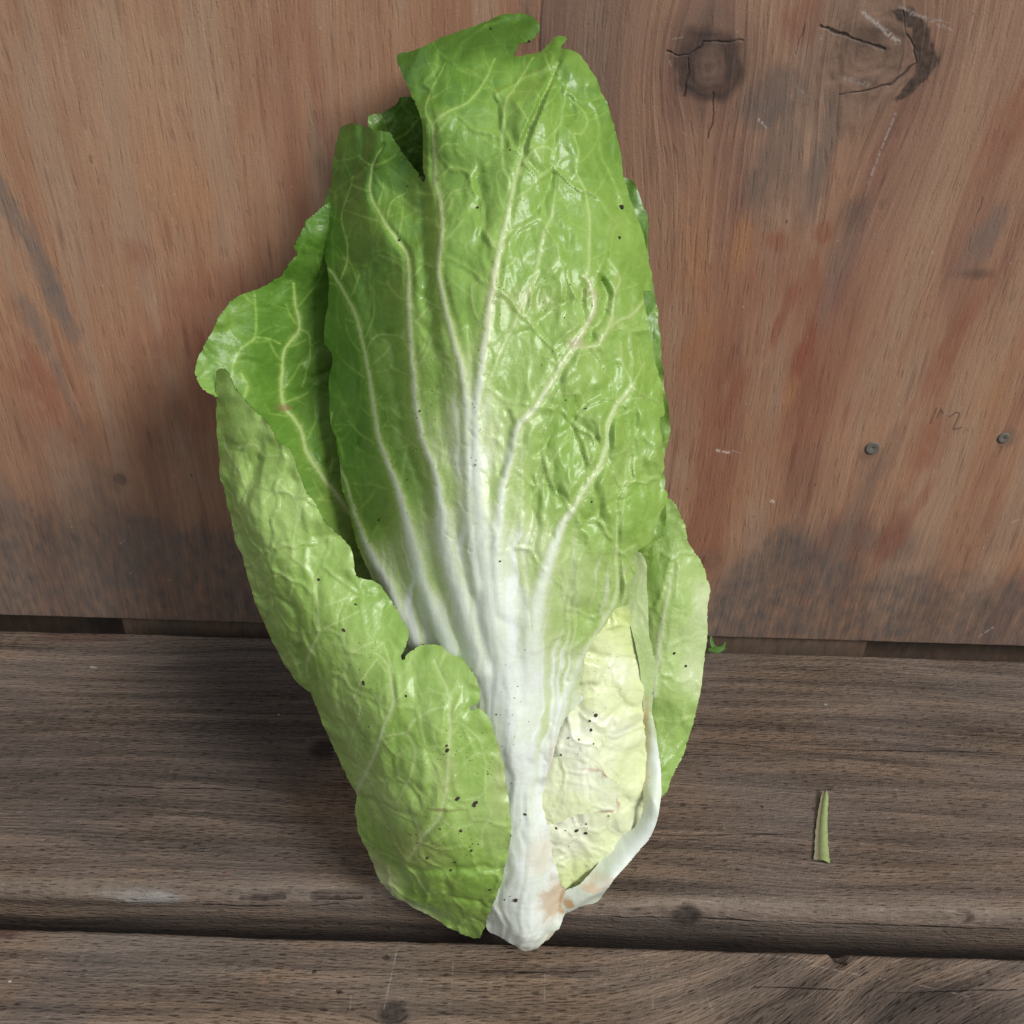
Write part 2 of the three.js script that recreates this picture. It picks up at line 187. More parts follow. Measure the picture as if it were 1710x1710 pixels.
{
  // sheet of plywood 15 mm thick with a slightly worn lower edge
  const nx = 300, prof = [], T = 0.015, y1 = 0.46;
  prof.push([y1, -T], [y1, 0]); for (let k = 1; k < 30; k++) prof.push([lerp(y1, panelBase + 0.0015, k / 29), 0]);
  for (let k = 1; k <= 5; k++) { const a = k / 5 * Math.PI / 2; prof.push([panelBase + 0.0012 - 0.0012 * Math.sin(a), -0.0012 + 0.0012 * Math.cos(a)]); }
  prof.push([panelBase, -T]);
  const pos = [], uv = [], idx = [];
  for (let i = 0; i <= nx; i++) { const x = (i / nx - 0.5) * 1.1; const nick = 0.0007 * fbm(x * 90, 2.2, 3) - 0.0012 * sst(0.55, 0.75, fbm(x * 45, 7.7, 2)); for (const [y, z] of prof) { const lo = sst(0.012, 0, y - panelBase); pos.push(x, y + (y < panelBase + 0.0014 ? -nick * 0.6 : 0), z - lo * Math.max(0, nick)); uv.push((x + PW / 2) / PW, (y - (z < 0 ? -z : 0)) / PH); } }
  const m = prof.length; for (let i = 0; i < nx; i++) for (let j = 0; j + 1 < m; j++) { const a = i * m + j, b = a + m; idx.push(a, a + 1, b, b, a + 1, b + 1); }
  const g = new THREE.BufferGeometry(); g.setAttribute('position', new THREE.Float32BufferAttribute(pos, 3)); g.setAttribute('uv', new THREE.Float32BufferAttribute(uv, 2)); g.setIndex(idx); g.computeVertexNormals();
  mesh('board_sheet', g, panelMat, panel);
  const steel = new THREE.MeshStandardMaterial({ color: new THREE.Color().setRGB(0.17, 0.155, 0.13), metalness: 0.3, roughness: 0.75 });
  for (const [x, y, r] of [[1457, 748, 0.0032], [1676, 731, 0.0026]]) { // countersunk screw heads with a worn cross recess
    const p = onPanel(x, y), pr = [[0, -0.0003], [r * 0.16, -0.0003], [r * 0.24, 0.0001], [r * 0.8, 0.0002], [r * 0.97, 0.0001], [r, -0.0004], [r * 0.9, -0.002]].map(([a, b]) => new THREE.Vector2(a, b));
    const s = mesh('screw', new THREE.LatheGeometry(pr, 28), steel, panel); s.rotation.x = Math.PI / 2; s.position.set(p.x, p.y, 0.0004);
  }
}

// ------------------------------------------------------------------ bench: two planks and what shows behind the gap
const Z1 = 0.0042, Z1f = 0.1555, Z2 = 0.1712, Z2f = 0.335;
const BW = 0.62;
function plankTextures(seed, z0, len, W, H, o) { // u along x, v along the plank's profile (front edge first: v = 0 at the far end of the profile)
  const col = new Uint8Array(W * H * 4), bmp = new Uint8Array(W * H * 4);
  const splits = o.splits ?? [], spots = o.spots ?? [], scr = o.scratches ?? [];
  for (let j = 0; j < H; j++) for (let i = 0; i < W; i++) {
    const x = (i + 0.5) / W * BW - BW / 2, s = (j + 0.5) / H * len, z = z0 + s; // s from the back edge towards the viewer
    let ph = s + 0.010 * fbm(x * 2.2 + seed, s * 6, 3) + 0.0022 * fbm(x * 9, s * 40 + seed, 2);
    for (const [kx, kz, kr] of o.knots ?? []) { const dx = (x - kx) * 0.42, dz = z - kz, r2 = dx * dx + dz * dz, R2 = kr * kr; ph -= dz * R2 / (r2 + R2) * Math.exp(-r2 / (R2 * 22)); }
    if (o.cathedral) { const [cx, cz, w] = o.cathedral; const d = x - cx; if (d > -0.02) ph += 0.55 * Math.max(0, d + 0.02) * sst(-0.02, 0.12, d) * w; else ph += 0; }
    const w1 = ph * o.rings + 0.6 * fbm(x * 5, s * 30 + seed * 3, 2), f = w1 - Math.floor(w1), band = Math.pow(f, 1.8) * sst(1, 0.86, f);
    const streak = fbm(x * 7 + seed, ph * 170, 4), fine = fbm(x * 26, ph * 900, 3), fibre = noise(x * 120, ph * 1900 + seed), fib2 = noise(x * 240, ph * 1300 + 40), patch = fbm(x * 11 + seed * 2, s * 22, 4), cross = noise(x * 900, s * 120);
    let r = o.base[0], g = o.base[1], b = o.base[2];
    const speck = noise(x * 1500, s * 1500 + seed) + 0.6 * noise(x * 700 + 9, s * 1500), pore = sst(0.20, 0.42, noise(x * 210 + seed, ph * 2100) + 0.3 * patch), hair = sst(0.26, 0.46, noise(x * 260 + 70, ph * 1900 + 33) - 0.2 * patch);
    let q = 1 + 0.62 * streak + 0.30 * fine + 0.16 * fibre + 0.12 * fib2 + 0.05 * cross + 0.16 * speck - 0.44 * pore + 0.36 * hair; q = Math.max(0.3, q);
    const late = band * 0.48 * sst(-0.5, 0.3, patch); q *= 1 - late;
    const warm = clamp(0.5 + patch * 1.1 + 0.4 * streak, 0, 1);
    r *= q * lerp(0.92, 1.10, warm); g *= q * lerp(0.97, 1.02, warm); b *= q * lerp(1.06, 0.93, warm);
    // bleached raised fibres
    const bl = sst(0.32, 0.62, fib2 * 0.7 + fine * 0.6 + 0.25 * patch) * 0.35; r = lerp(r, 0.26, bl); g = lerp(g, 0.235, bl); b = lerp(b, 0.21, bl);
    for (const [sx, sz, w, h, c, m0] of o.stainsAndShade ?? []) { const d = Math.hypot((x - sx) / w, (z - sz) / h) + 0.55 * patch + 0.25 * fine; const m = m0 * (1 - sst(0.45, 1.1, d)); if (m > 0) { r = lerp(r, c[0] * q, m); g = lerp(g, c[1] * q, m); b = lerp(b, c[2] * q, m); } }
    let dip = 0;
    for (const [kx, kz, kr] of o.knots ?? []) { const d = Math.hypot(x - kx, (z - kz) * 1.1) / kr + 0.3 * patch; if (d < 1.3) { const m = (1 - sst(0.55, 1.15, d)) * 0.85, k = 0.7 + 0.7 * fbm(x * 420, s * 420, 3); r = lerp(r, 0.055 * k, m); g = lerp(g, 0.042 * k, m); b = lerp(b, 0.035 * k, m); dip += m * 0.15 * k; } }
    for (const [l, w] of splits) for (let k = 0; k + 1 < l.length; k++) { const [ax, az] = l[k], [bx, bz] = l[k + 1]; if (x < ax - 0.004 || x > bx + 0.004) continue; const d = segDist(x, z + 0.0009 * fbm(x * 45, 3 + w * 9e3, 3), ax, az, bx, bz) / (w * (0.9 + 0.9 * fbm(x * 60, 8, 2))) + 0.5 * fine; const m = (1 - sst(0.3, 1.1, d)) * sst(-0.35, 0.05, fbm(x * 38 + w * 4e3, 5, 2)); if (m > 0) { r = lerp(r, 0.028, m * 0.75); g = lerp(g, 0.020, m * 0.75); b = lerp(b, 0.016, m * 0.75); dip = Math.max(dip, m); } }
    for (const [ax, az, bx, bz, w, c, m0] of scr) { if (x < Math.min(ax, bx) - 0.003 || x > Math.max(ax, bx) + 0.003 || z < Math.min(az, bz) - 0.003 || z > Math.max(az, bz) + 0.003) continue; const d = segDist(x, z, ax, az, bx, bz) / w + 0.7 * cross + 0.4 * fibre; const m = m0 * (1 - sst(0.2, 1.1, d)) * sst(-0.2, 0.3, noise(x * 300, s * 160 + ax * 99) + 0.1); r = lerp(r, c[0], m); g = lerp(g, c[1], m); b = lerp(b, c[2], m); }
    for (const [sx, sz, w, c] of spots) { const d = Math.hypot(x - sx, (z - sz) * 1.4) / w + 0.5 * noise(x * 1200, s * 1200); const m = 1 - sst(0.6, 1.05, d); if (m > 0) { r = lerp(r, c[0], m); g = lerp(g, c[1], m); b = lerp(b, c[2], m); } }
    const at = (j * W + i) * 4; col[at] = toSB(r); col[at + 1] = toSB(g); col[at + 2] = toSB(b); col[at + 3] = 255;
    bmp[at] = bmp[at + 1] = bmp[at + 2] = clamp(0.6 + 0.14 * fine + 0.16 * fibre + 0.10 * fib2 + 0.10 * band + 0.10 * speck - 0.22 * pore + 0.12 * hair - 0.5 * dip, 0, 1) * 255; bmp[at + 3] = 255;
  }
  return [dataTex(col, W, H, true, THREE.MirroredRepeatWrapping), dataTex(bmp, W, H, false, THREE.MirroredRepeatWrapping)];
}
const B = (x, y) => { const p = onBench(x, y); return [p.x, p.z]; };
const tan = [0.32, 0.27, 0.225], rust = [0.075, 0.030, 0.022];
const bench = new THREE.Group(); bench.name = 'wooden_bench'; scene.add(bench);
bench.userData = { label: 'weathered grey brown timber bench of wide planks carrying the lettuce', category: 'bench' };
function plank(name, z0, z1, rb, rf, drop, tex, len, chips, y0 = 0) {
  // profile: back edge, top, front edge, front face
  const prof = []; let s = 0; // [z, y, s]
  const arc = (cz, cy, r, a0, a1, n) => { for (let k = 0; k <= n; k++) { const a = lerp(a0, a1, k / n); prof.push([cz + r * Math.cos(a), cy + r * Math.sin(a)]); } };
  prof.push([z0, y0 - drop]); arc(z0 + rb, y0 - rb, rb, Math.PI, Math.PI / 2, 6);
  const n = 60; for (let k = 1; k < n; k++) prof.push([lerp(z0 + rb, z1 - rf, k / n), y0]);
  arc(z1 - rf, y0 - rf, rf, Math.PI / 2, 0, 12); for (let k = 1; k <= 8; k++) prof.push([z1, lerp(y0 - rf, y0 - drop, k / 8)]);
  const start = 7; // s = 0 at the back top edge
  const S = prof.map(() => 0); for (let k = 1; k < prof.length; k++) S[k] = S[k - 1] + Math.hypot(prof[k][0] - prof[k - 1][0], prof[k][1] - prof[k - 1][1]);
  const s0 = S[1]; const nx = 900, X = 1.1, pos = [], uv = [], idx = [];
  for (let i = 0; i <= nx; i++) {
    const x = (i / nx - 0.5) * X;
    for (let k = 0; k < prof.length; k++) {
      let [z, y] = prof[k];
      const ny = k < 7 ? 0.5 : k < 7 + n ? 1 : 0.5, front = sst(z1 - rf * 1.6, z1 - rf * 0.4, z), back = sst(z0 + rb * 2, z0, z);
      y += 0.0005 * fbm(x * 8 + z0 * 9, z * 40, 2) * ny;
      // worn, uneven arrises
      const e = fbm(x * 16 + z0 * 31, 3.3, 4), e2 = fbm(x * 120, 9 + z0, 3);
      z += -front * (0.0016 * e + 0.0007 * e2 * sst(y0 - rf * 1.3, y0 - rf * 0.3, y) + 0.0006) + back * (0.0010 * e + 0.0004 * e2);
      y -= front * (y > y0 - rf ? 0.0009 * Math.max(0, e2) : 0);
      for (const [cx, cw, cz, ch, dep] of chips) { const d = Math.hypot((x - cx) / cw, (S[k] - s0 + z0 - cz) / ch) + 0.35 * e2; const m = 1 - sst(0.55, 1, d); y -= dep * m; z -= front * dep * 0.6 * m; }
      pos.push(x, y, z); uv.push((x + BW / 2) / BW, (S[k] - s0) / len);
    }
  }
  const m = prof.length; for (let i = 0; i < nx; i++) for (let j = 0; j + 1 < m; j++) { const a = i * m + j, b = a + m; idx.push(a, a + 1, b, b, a + 1, b + 1); }
  const g = new THREE.BufferGeometry(); g.setAttribute('position', new THREE.Float32BufferAttribute(pos, 3)); g.setAttribute('uv', new THREE.Float32BufferAttribute(uv, 2)); g.setIndex(idx); g.computeVertexNormals();
  const mat = new THREE.MeshPhysicalMaterial({ map: tex[0], bumpMap: tex[1], bumpScale: 0.0014, roughness: 0.82, specularIntensity: 0.55 });
  return mesh(name, g, mat, bench);
}
{
  const len1 = 0.215, k1 = B(1150, 1535), GR = [0.10, 0.085, 0.075], BR = [0.15, 0.095, 0.062];
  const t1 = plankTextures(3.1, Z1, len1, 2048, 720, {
    base: [0.150, 0.111, 0.083], rings: 70, knots: [[k1[0], k1[1], 0.0065]],
    stainsAndShade: [[...B(290, 1250), 0.13, 0.06, [0.080, 0.062, 0.051], 0.75], [...B(480, 1180), 0.08, 0.05, [0.070, 0.056, 0.048], 0.65], [...B(400, 1400), 0.07, 0.025, [0.085, 0.070, 0.060], 0.5], [...B(120, 1065), 0.03, 0.006, rust, 0.5], [...B(540, 1255), 0.008, 0.008, [0.02, 0.016, 0.014], 0.9], [...B(230, 1498), 0.020, 0.004, [0.24, 0.235, 0.22], 0.75], [...B(60, 1490), 0.05, 0.005, [0.22, 0.17, 0.13], 0.6], [...B(1300, 1525), 0.12, 0.006, [0.26, 0.20, 0.155], 0.55], [...B(1340, 1530), 0.10, 0.003, [0.09, 0.06, 0.045], 0.5],  // wide dark patches at left: weathered wood plus the lettuce's shade, painted in
      [0, Z1f + 0.022, 1.0, 0.012, [0.065, 0.047, 0.037], 0.7], [0.05, Z1f - 0.003, 0.6, 0.0035, [0.22, 0.17, 0.13], 0.32]],  // dark band low on the front face: shade of the gap painted in
    splits: [[[B(1170, 1242), B(1330, 1252), B(1480, 1256), B(1705, 1258)], 0.00035], [[B(1010, 1530), B(1200, 1540), B(1440, 1546), B(1700, 1556)], 0.0005], [[B(400, 1500), B(440, 1502), B(470, 1500)], 0.0016], [[B(520, 1500), B(560, 1503), B(600, 1501)], 0.0018], [[B(330, 1512), B(460, 1515), B(560, 1513)], 0.0004], [[B(1030, 1398), B(1200, 1395), B(1330, 1396)], 0.0003], [[B(100, 1310), B(300, 1318), B(420, 1322)], 0.0003]],
    scratches: [[...B(150, 1115), ...B(160, 1117), 0.0008, [0.35, 0.33, 0.31], 0.8], [...B(365, 1545), ...B(367, 1505), 0.0002, tan, 0.6], [...B(1365, 1175), ...B(1390, 1240), 0.0003, tan, 0.3], [...B(1350, 1322), ...B(1415, 1330), 0.0003, tan, 0.7], [...B(1550, 1330), ...B(1580, 1400), 0.0003, tan, 0.3]],
    spots: [[...B(1273, 1350), 0.0009, [0.03, 0.02, 0.015]], [...B(1380, 1178), 0.0007, [0.4, 0.36, 0.32]], [...B(268, 1160), 0.0008, [0.03, 0.02, 0.016]], [...B(465, 1195), 0.0006, [0.35, 0.3, 0.26]], [...B(375, 1460), 0.0013, [0.16, 0.07, 0.05]]],
  });
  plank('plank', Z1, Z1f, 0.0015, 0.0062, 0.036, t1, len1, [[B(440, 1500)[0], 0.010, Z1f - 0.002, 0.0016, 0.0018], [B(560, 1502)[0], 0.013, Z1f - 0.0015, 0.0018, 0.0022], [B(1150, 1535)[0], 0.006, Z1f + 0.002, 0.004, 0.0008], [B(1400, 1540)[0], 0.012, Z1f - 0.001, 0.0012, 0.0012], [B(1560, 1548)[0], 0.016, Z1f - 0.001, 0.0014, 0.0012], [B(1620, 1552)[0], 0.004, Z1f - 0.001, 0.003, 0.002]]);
  const len2 = 0.21;
  const t2 = plankTextures(8.6, Z2, len2, 2048, 720, {
    base: [0.168, 0.123, 0.090], rings: 60, cathedral: [B(1000, 1640)[0], 0.2, 0.75], knots: [[...B(655, 1698), 0.0062]],
    stainsAndShade: [[...B(1290, 1680), 0.028, 0.03, [0.06, 0.048, 0.042], 0.7], [...B(1560, 1700), 0.035, 0.02, [0.05, 0.038, 0.032], 0.8], [...B(330, 1590), 0.06, 0.02, [0.12, 0.10, 0.085], 0.6], [...B(0, 1555), 0.012, 0.005, rust, 0.6], [...B(80, 1690), 0.02, 0.02, [0.11, 0.09, 0.08], 0.5], [...B(1160, 1640), 0.05, 0.03, [0.20, 0.145, 0.105], 0.4]],
    splits: [[[B(1260, 1650), B(1320, 1652), B(1480, 1660), B(1700, 1655)], 0.0003], [[B(720, 1622), B(900, 1626), B(1000, 1624)], 0.00025], [[B(1390, 1592), B(1398, 1604), B(1412, 1612)], 0.0012]],
    scratches: [[...B(668, 1565), ...B(640, 1690), 0.0003, tan, 0.7], [...B(756, 1610), ...B(754, 1660), 0.0003, tan, 0.4], [...B(910, 1630), ...B(910, 1675), 0.0003, tan, 0.45], [...B(585, 1665), ...B(583, 1690), 0.0003, tan, 0.4], [...B(1250, 1595), ...B(1360, 1608), 0.0003, tan, 0.6], [...B(1355, 1615), ...B(1480, 1640), 0.00035, tan, 0.6], [...B(1520, 1645), ...B(1620, 1668), 0.0003, tan, 0.55], [...B(1170, 1640), ...B(1195, 1700), 0.0003, tan, 0.4], [...B(1240, 1600), ...B(1255, 1660), 0.0003, tan, 0.3], [...B(1090, 1620), ...B(1092, 1700), 0.0003, tan, 0.3]],
    spots: [[...B(565, 1660), 0.0014, [0.05, 0.02, 0.016]], [...B(645, 1603), 0.0018, [0.05, 0.032, 0.025]], [...B(524, 1627), 0.0012, [0.04, 0.03, 0.025]], [...B(14, 1643), 0.0007, [0.45, 0.43, 0.4]], [...B(440, 1640), 0.001, [0.2, 0.11, 0.075]]],
  });
  plank('plank_001', Z2, Z2f, 0.0022, 0.006, 0.036, t2, len2, [[B(1400, 1596)[0], 0.0035, Z2 + 0.002, 0.005, 0.0022]], -0.0006);
  // what closes the slot behind the planks
  const rt = (() => { // short vertical grain of a rough batten
    const W = 512, H = 96, c = new Uint8Array(W * H * 4);
    for (let j = 0; j < H; j++) for (let i = 0; i < W; i++) { const x = i / W, y = j / H, q = 1 + 0.4 * fbm(x * 60, y * 3, 4) + 0.3 * noise(x * 240, y * 8), p = fbm(x * 9, y * 2, 3); const o = (j * W + i) * 4; c[o] = toSB(0.115 * q * (1 + 0.25 * p)); c[o + 1] = toSB(0.075 * q * (1 + 0.1 * p)); c[o + 2] = toSB(0.050 * q); c[o + 3] = 255; }
    return dataTex(c, W, H, true, THREE.MirroredRepeatWrapping);
  })();
  const rm = new THREE.MeshStandardMaterial({ map: rt, roughness: 0.85 });
  const box = (name, xa, xb, ya, yb, za, zb) => { const g = new THREE.BoxGeometry(xb - xa, yb - ya, zb - za, 8, 1, 1); const u = g.attributes.uv, p = g.attributes.position; for (let i = 0; i < u.count; i++) u.setXY(i, (p.getX(i) + xa) / 0.3, p.getY(i) / 0.05); const o = mesh(name, g, rm, bench); o.position.set((xa + xb) / 2, (ya + yb) / 2, (za + zb) / 2); return o; };
  const xl = onPanel(197, 1038).x, xr = onPanel(1452, 1082).x;
  box('batten', xl, xr, -0.045, panelBase + 0.02, -0.040, -0.0158); // behind the board's foot
  box('batten_block', xl + 0.0005, xr - 0.0005, -0.045, panelBase - 0.0012, -0.0155, -0.0035);
  box('batten_001', xr + 0.001, 0.55, -0.045, panelBase + 0.02, -0.06, -0.022);
  box('back_rail', -0.55, xl - 0.002, -0.16, panelBase + 0.02, -0.085, -0.055);
  box('bearer', -0.36, -0.30, -0.10, -0.0375, -0.08, 0.33); box('bearer_001', 0.30, 0.36, -0.10, -0.0375, -0.08, 0.33);
}
// ------------------------------------------------------------------ lettuce head, leaning on the board
const HO = new THREE.Vector3(0, 0.012, 0.178), HU = new THREE.Vector3(0, 0.278, -0.158).normalize(), HR = new THREE.Vector3(1, 0, 0), HN = new THREE.Vector3().crossVectors(HR, HU);
const toWorld = (a, b, d, v = new THREE.Vector3()) => v.copy(HO).addScaledVector(HR, a).addScaledVector(HU, b).addScaledVector(HN, d);
function onLeafPlane(px, py, d) { const p = hit(px, py, HN, HN.dot(HO) + d).sub(HO); return [p.dot(HR), p.dot(HU)]; }
function tps(points) { // thin plate spline through [a, b, value]
  const n = points.length, N = n + 3, M = [], U = (r2) => (r2 < 1e-12 ? 0 : 0.5 * r2 * Math.log(r2)), S = 10; // in decimetres, for conditioning
  for (let i = 0; i < N; i++) M.push(new Float64Array(N + 1));
  for (let i = 0; i < n; i++) { for (let j = 0; j < n; j++) M[i][j] = U(((points[i][0] - points[j][0]) * S) ** 2 + ((points[i][1] - points[j][1]) * S) ** 2); M[i][i] += 1e-4; const q = [1, points[i][0] * S, points[i][1] * S]; for (let k = 0; k < 3; k++) { M[i][n + k] = q[k]; M[n + k][i] = q[k]; } M[i][N] = points[i][2]; }
  for (let c = 0; c < N; c++) { let p = c; for (let r = c + 1; r < N; r++) if (Math.abs(M[r][c]) > Math.abs(M[p][c])) p = r; [M[c], M[p]] = [M[p], M[c]]; for (let r = 0; r < N; r++) if (r !== c) { const f = M[r][c] / M[c][c]; if (f) for (let k = c; k <= N; k++) M[r][k] -= f * M[c][k]; } }
  const w = M.map((r, i) => r[N] / r[i]);
  return (a, b) => { let s = w[n] + w[n + 1] * a * S + w[n + 2] * b * S; for (let i = 0; i < n; i++) s += w[i] * U(((a - points[i][0]) * S) ** 2 + ((b - points[i][1]) * S) ** 2); return s; };
}
function catmull(pts, closed, step) { // smooth polyline with all channels interpolated
  const out = [], n = pts.length, at = (i) => (closed ? pts[(i + n) % n] : pts[clamp(i, 0, n - 1)]);
  for (let i = 0; i < (closed ? n : n - 1); i++) {
    const p0 = at(i - 1), p1 = at(i), p2 = at(i + 1), p3 = at(i + 2), L = Math.hypot(p2[0] - p1[0], p2[1] - p1[1]), k = Math.max(1, Math.ceil(L / step));
    for (let s = 0; s < k; s++) { const t = s / k; out.push(p1.map((_, c) => { const m1 = (p2[c] - p0[c]) * 0.42, m2 = (p3[c] - p1[c]) * 0.42; return (2 * t ** 3 - 3 * t * t + 1) * p1[c] + (t ** 3 - 2 * t * t + t) * m1 + (3 * t * t - 2 * t ** 3) * p2[c] + (t ** 3 - t * t) * m2; })); }
  }
  if (!closed) out.push(pts[n - 1].slice());
  return out;
}
// leaf pigments from deep green blade to white rib
const RAMP = [[0, [0.055, 0.135, 0.011]], [0.2, [0.106, 0.230, 0.026]], [0.4, [0.228, 0.375, 0.064]], [0.58, [0.365, 0.495, 0.155]], [0.75, [0.52, 0.60, 0.32]], [0.9, [0.66, 0.73, 0.55]], [1, [0.74, 0.79, 0.71]]];
const HEART = [[0, [0.16, 0.30, 0.04]], [0.3, [0.36, 0.50, 0.10]], [0.6, [0.58, 0.67, 0.25]], [0.8, [0.70, 0.75, 0.45]], [1, [0.79, 0.80, 0.68]]];
function ramp(R, t) { t = clamp(t, 0, 1); for (let i = 0; i + 1 < R.length; i++) if (t <= R[i + 1][0]) { const k = (t - R[i][0]) / (R[i + 1][0] - R[i][0]), a = R[i][1], b = R[i + 1][1]; return [lerp(a[0], b[0], k), lerp(a[1], b[1], k), lerp(a[2], b[2], k)]; } return R[R.length - 1][1].slice(); }

const lettuce = new THREE.Group(); lettuce.name = 'lettuce_head'; lettuce.position.copy(HO); scene.add(lettuce);
lettuce.userData = { label: 'tall green leafy lettuce head with white ribs leaning against the plywood board', category: 'lettuce' };
const LEAVES = {};
function branches(veins, o, seed) { // side veins leaving the main ones towards the tip, forking once
  const R = rng(seed), majors = veins.filter((v) => v.p.length > 2).map((v) => catmull(v.p, false, 6)), out = [], grown = [];
  const near = (x, y, skip, d) => majors.some((l, k) => k !== skip && l.some((q) => (q[0] - x) ** 2 + (q[1] - y) ** 2 < d * d));
  const grow = (x, y, ang, w, len, skip, depth, bend) => {
    const p = [[x, y, w]]; let run = 0, forked = 0;
    while (run < len) {
      const st = 9; ang += bend * (0.05 + 0.05 * R()) + 0.22 * (R() - 0.5); x += Math.sin(ang) * st; y -= Math.cos(ang) * st; run += st; const k = 1 - run / len; p.push([x, y, Math.max(1, w * (0.35 + 0.65 * k))]);
      if (run > 14 && (near(x, y, skip, 8) || grown.some((q) => (q[0] - x) ** 2 + (q[1] - y) ** 2 < 64))) break;
      if (depth < 2 && run > 22 && R() < 0.30 && forked < 3) { forked++; grow(x, y, ang + (R() < 0.5 ? -1 : 1) * (0.5 + 0.5 * R()), w * 0.68, len * (0.30 + 0.3 * R()), -1, depth + 1, bend * 0.5); }
    }
    if (p.length > 2) { out.push({ p, s: depth ? 0.28 : 0.4, auto: true }); grown.push(...p); }
  };
  veins.forEach((v, vi) => {
    if (v.p.length < 3) return; let l = catmull(v.p, false, 4); if (l[0][1] < l[l.length - 1][1]) l = l.reverse(); let next = 10 + 20 * R(), run = 0, side = R() < 0.5 ? -1 : 1;
    for (let k = 1; k + 1 < l.length; k++) { const [x, y, w] = l[k]; run += Math.hypot(x - l[k - 1][0], y - l[k - 1][1]); if (run < next) continue; run = 0; next = o.gap * (0.6 + 0.8 * R()) * (v.id === undefined ? 1.2 : 1); side = -side; if (w > (o.max ?? 21)) continue;
      const t = Math.atan2(l[k + 1][0] - l[k - 1][0], -(l[k + 1][1] - l[k - 1][1])); grow(x, y, t + side * (0.75 + 0.45 * R()), Math.min(5, 2.6 + w * 0.2), o.len * (0.5 + R()) * (v.id === undefined ? 0.55 : 1), majors.findIndex((m) => Math.abs(m[0][0] - v.p[0][0]) < 1e-6 && Math.abs(m[0][1] - v.p[0][1]) < 1e-6), v.id === undefined ? 1 : 0, -side * 0.9); }
  });
  return out;
}
function leaf(spec) {
  const S = Object.assign({ grid: 0.0008, texel: 0.00034, thick: 0.0006, cell: [0.012, 0.018], crinkle: 0.0012, broad: 0.0016, tertiary: 0.35, wrinkle: 0.0006, wave: 0.002, seed: 1, R: RAMP, edge: 0.12, ruffle: 1 }, spec);
  const base = tps(S.ctrl.map(([x, y, d]) => { const q = onLeafPlane(x, y, d / 1000); return [q[0], q[1], d / 1000]; }));
  const solve = (x, y) => { let d = base(...onLeafPlane(x, y, 0)), q; for (let k = 0; k < 8; k++) { q = onLeafPlane(x, y, d); d = lerp(d, base(q[0], q[1]), 0.8); } return q; };
  // outline with small irregular teeth
  let ring = catmull(S.outline, true, 3.2).map(([x, y]) => solve(x, y));
  { const n = ring.length, out = []; let run = 0; for (let i = 0; i < n; i++) { const p = ring[i], a = ring[(i + n - 1) % n], b = ring[(i + 1) % n]; run += Math.hypot(p[0] - a[0], p[1] - a[1]); let tx = b[0] - a[0], ty = b[1] - a[1]; const L = Math.hypot(tx, ty) || 1; const o = S.ruffle * (0.0009 * fbm(run * 90, S.seed * 3, 2) + 0.0005 * Math.max(0, noise(run * 420, S.seed)) + 0.00035 * noise(run * 900, S.seed + 7)); out.push([p[0] - ty / L * o, p[1] + tx / L * o]); } ring = out; }
  let a0 = 9, a1 = -9, b0 = 9, b1 = -9; for (const [a, b] of ring) { a0 = Math.min(a0, a); a1 = Math.max(a1, a); b0 = Math.min(b0, b); b1 = Math.max(b1, b); }
  a0 -= 0.003; b0 -= 0.003; a1 += 0.003; b1 += 0.003;
  const W = Math.min(1400, Math.ceil((a1 - a0) / S.texel)), H = Math.min(1400, Math.ceil((b1 - b0) / S.texel)), ta = (a1 - a0) / W, tb = (b1 - b0) / H;
  // veins stamped into rasters
  const vd = new Float32Array(W * H).fill(99), vh = new Float32Array(W * H), vid = new Int16Array(W * H).fill(-1), bd = new Float32Array(W * H).fill(1), vm0 = new Float32Array(W * H).fill(99), vs = new Float32Array(W * H);
  if (S.net) S.veins = S.veins.concat(branches(S.veins, S.net, Math.round(S.seed * 100)));
  (S.veins ?? []).forEach((v, vi) => {
    const line = catmull(v.p.map(([x, y, w]) => [x, y, w]), false, 2.2).map(([x, y, w]) => [...solve(x, y), Math.max(0.6, v.id === undefined ? w * 0.75 : w * (0.62 + 0.38 * sst(12, 32, w))) / 2 / 4000]);
    let run = 0;
    line.forEach(([a, b, w], k) => {
      if (k) run += Math.hypot(a - line[k - 1][0], b - line[k - 1][1]);
      a += 0.0004 * noise(run * 160, vi * 5.3 + S.seed); // slight wander
      const R = w * 3.4 + 0.0012, i0 = Math.max(0, Math.floor((a - R - a0) / ta)), i1 = Math.min(W - 1, Math.ceil((a + R - a0) / ta)), j0 = Math.max(0, Math.floor((b - R - b0) / tb)), j1 = Math.min(H - 1, Math.ceil((b + R - b0) / tb));
      for (let j = j0; j <= j1; j++) for (let i = i0; i <= i1; i++) { const d = Math.hypot(a0 + (i + 0.5) * ta - a, b0 + (j + 0.5) * tb - b) / w, o = j * W + i; if (v.id !== undefined && d < vm0[o]) vm0[o] = d; if (d < vd[o]) { vd[o] = d; vh[o] = w; vs[o] = (v.s ?? (v.id === undefined ? 0.62 : 1)) * (v.id === undefined ? S.netTone ?? 1 : 1); if (v.id !== undefined && d < 1.05) vid[o] = v.id; } }
      if (v.id !== undefined && k % 4 === 0) { const R2 = 0.014, e0 = Math.max(0, Math.floor((a - R2 - a0) / ta)), e1 = Math.min(W - 1, Math.ceil((a + R2 - a0) / ta)), f0 = Math.max(0, Math.floor((b - R2 - b0) / tb)), f1 = Math.min(H - 1, Math.ceil((b + R2 - b0) / tb)); for (let j = f0; j <= f1; j += 1) for (let i = e0; i <= e1; i++) { const d = Math.hypot(a0 + (i + 0.5) * ta - a, b0 + (j + 0.5) * tb - b), o = j * W + i; if (d < bd[o]) bd[o] = d; } }
    });
  });
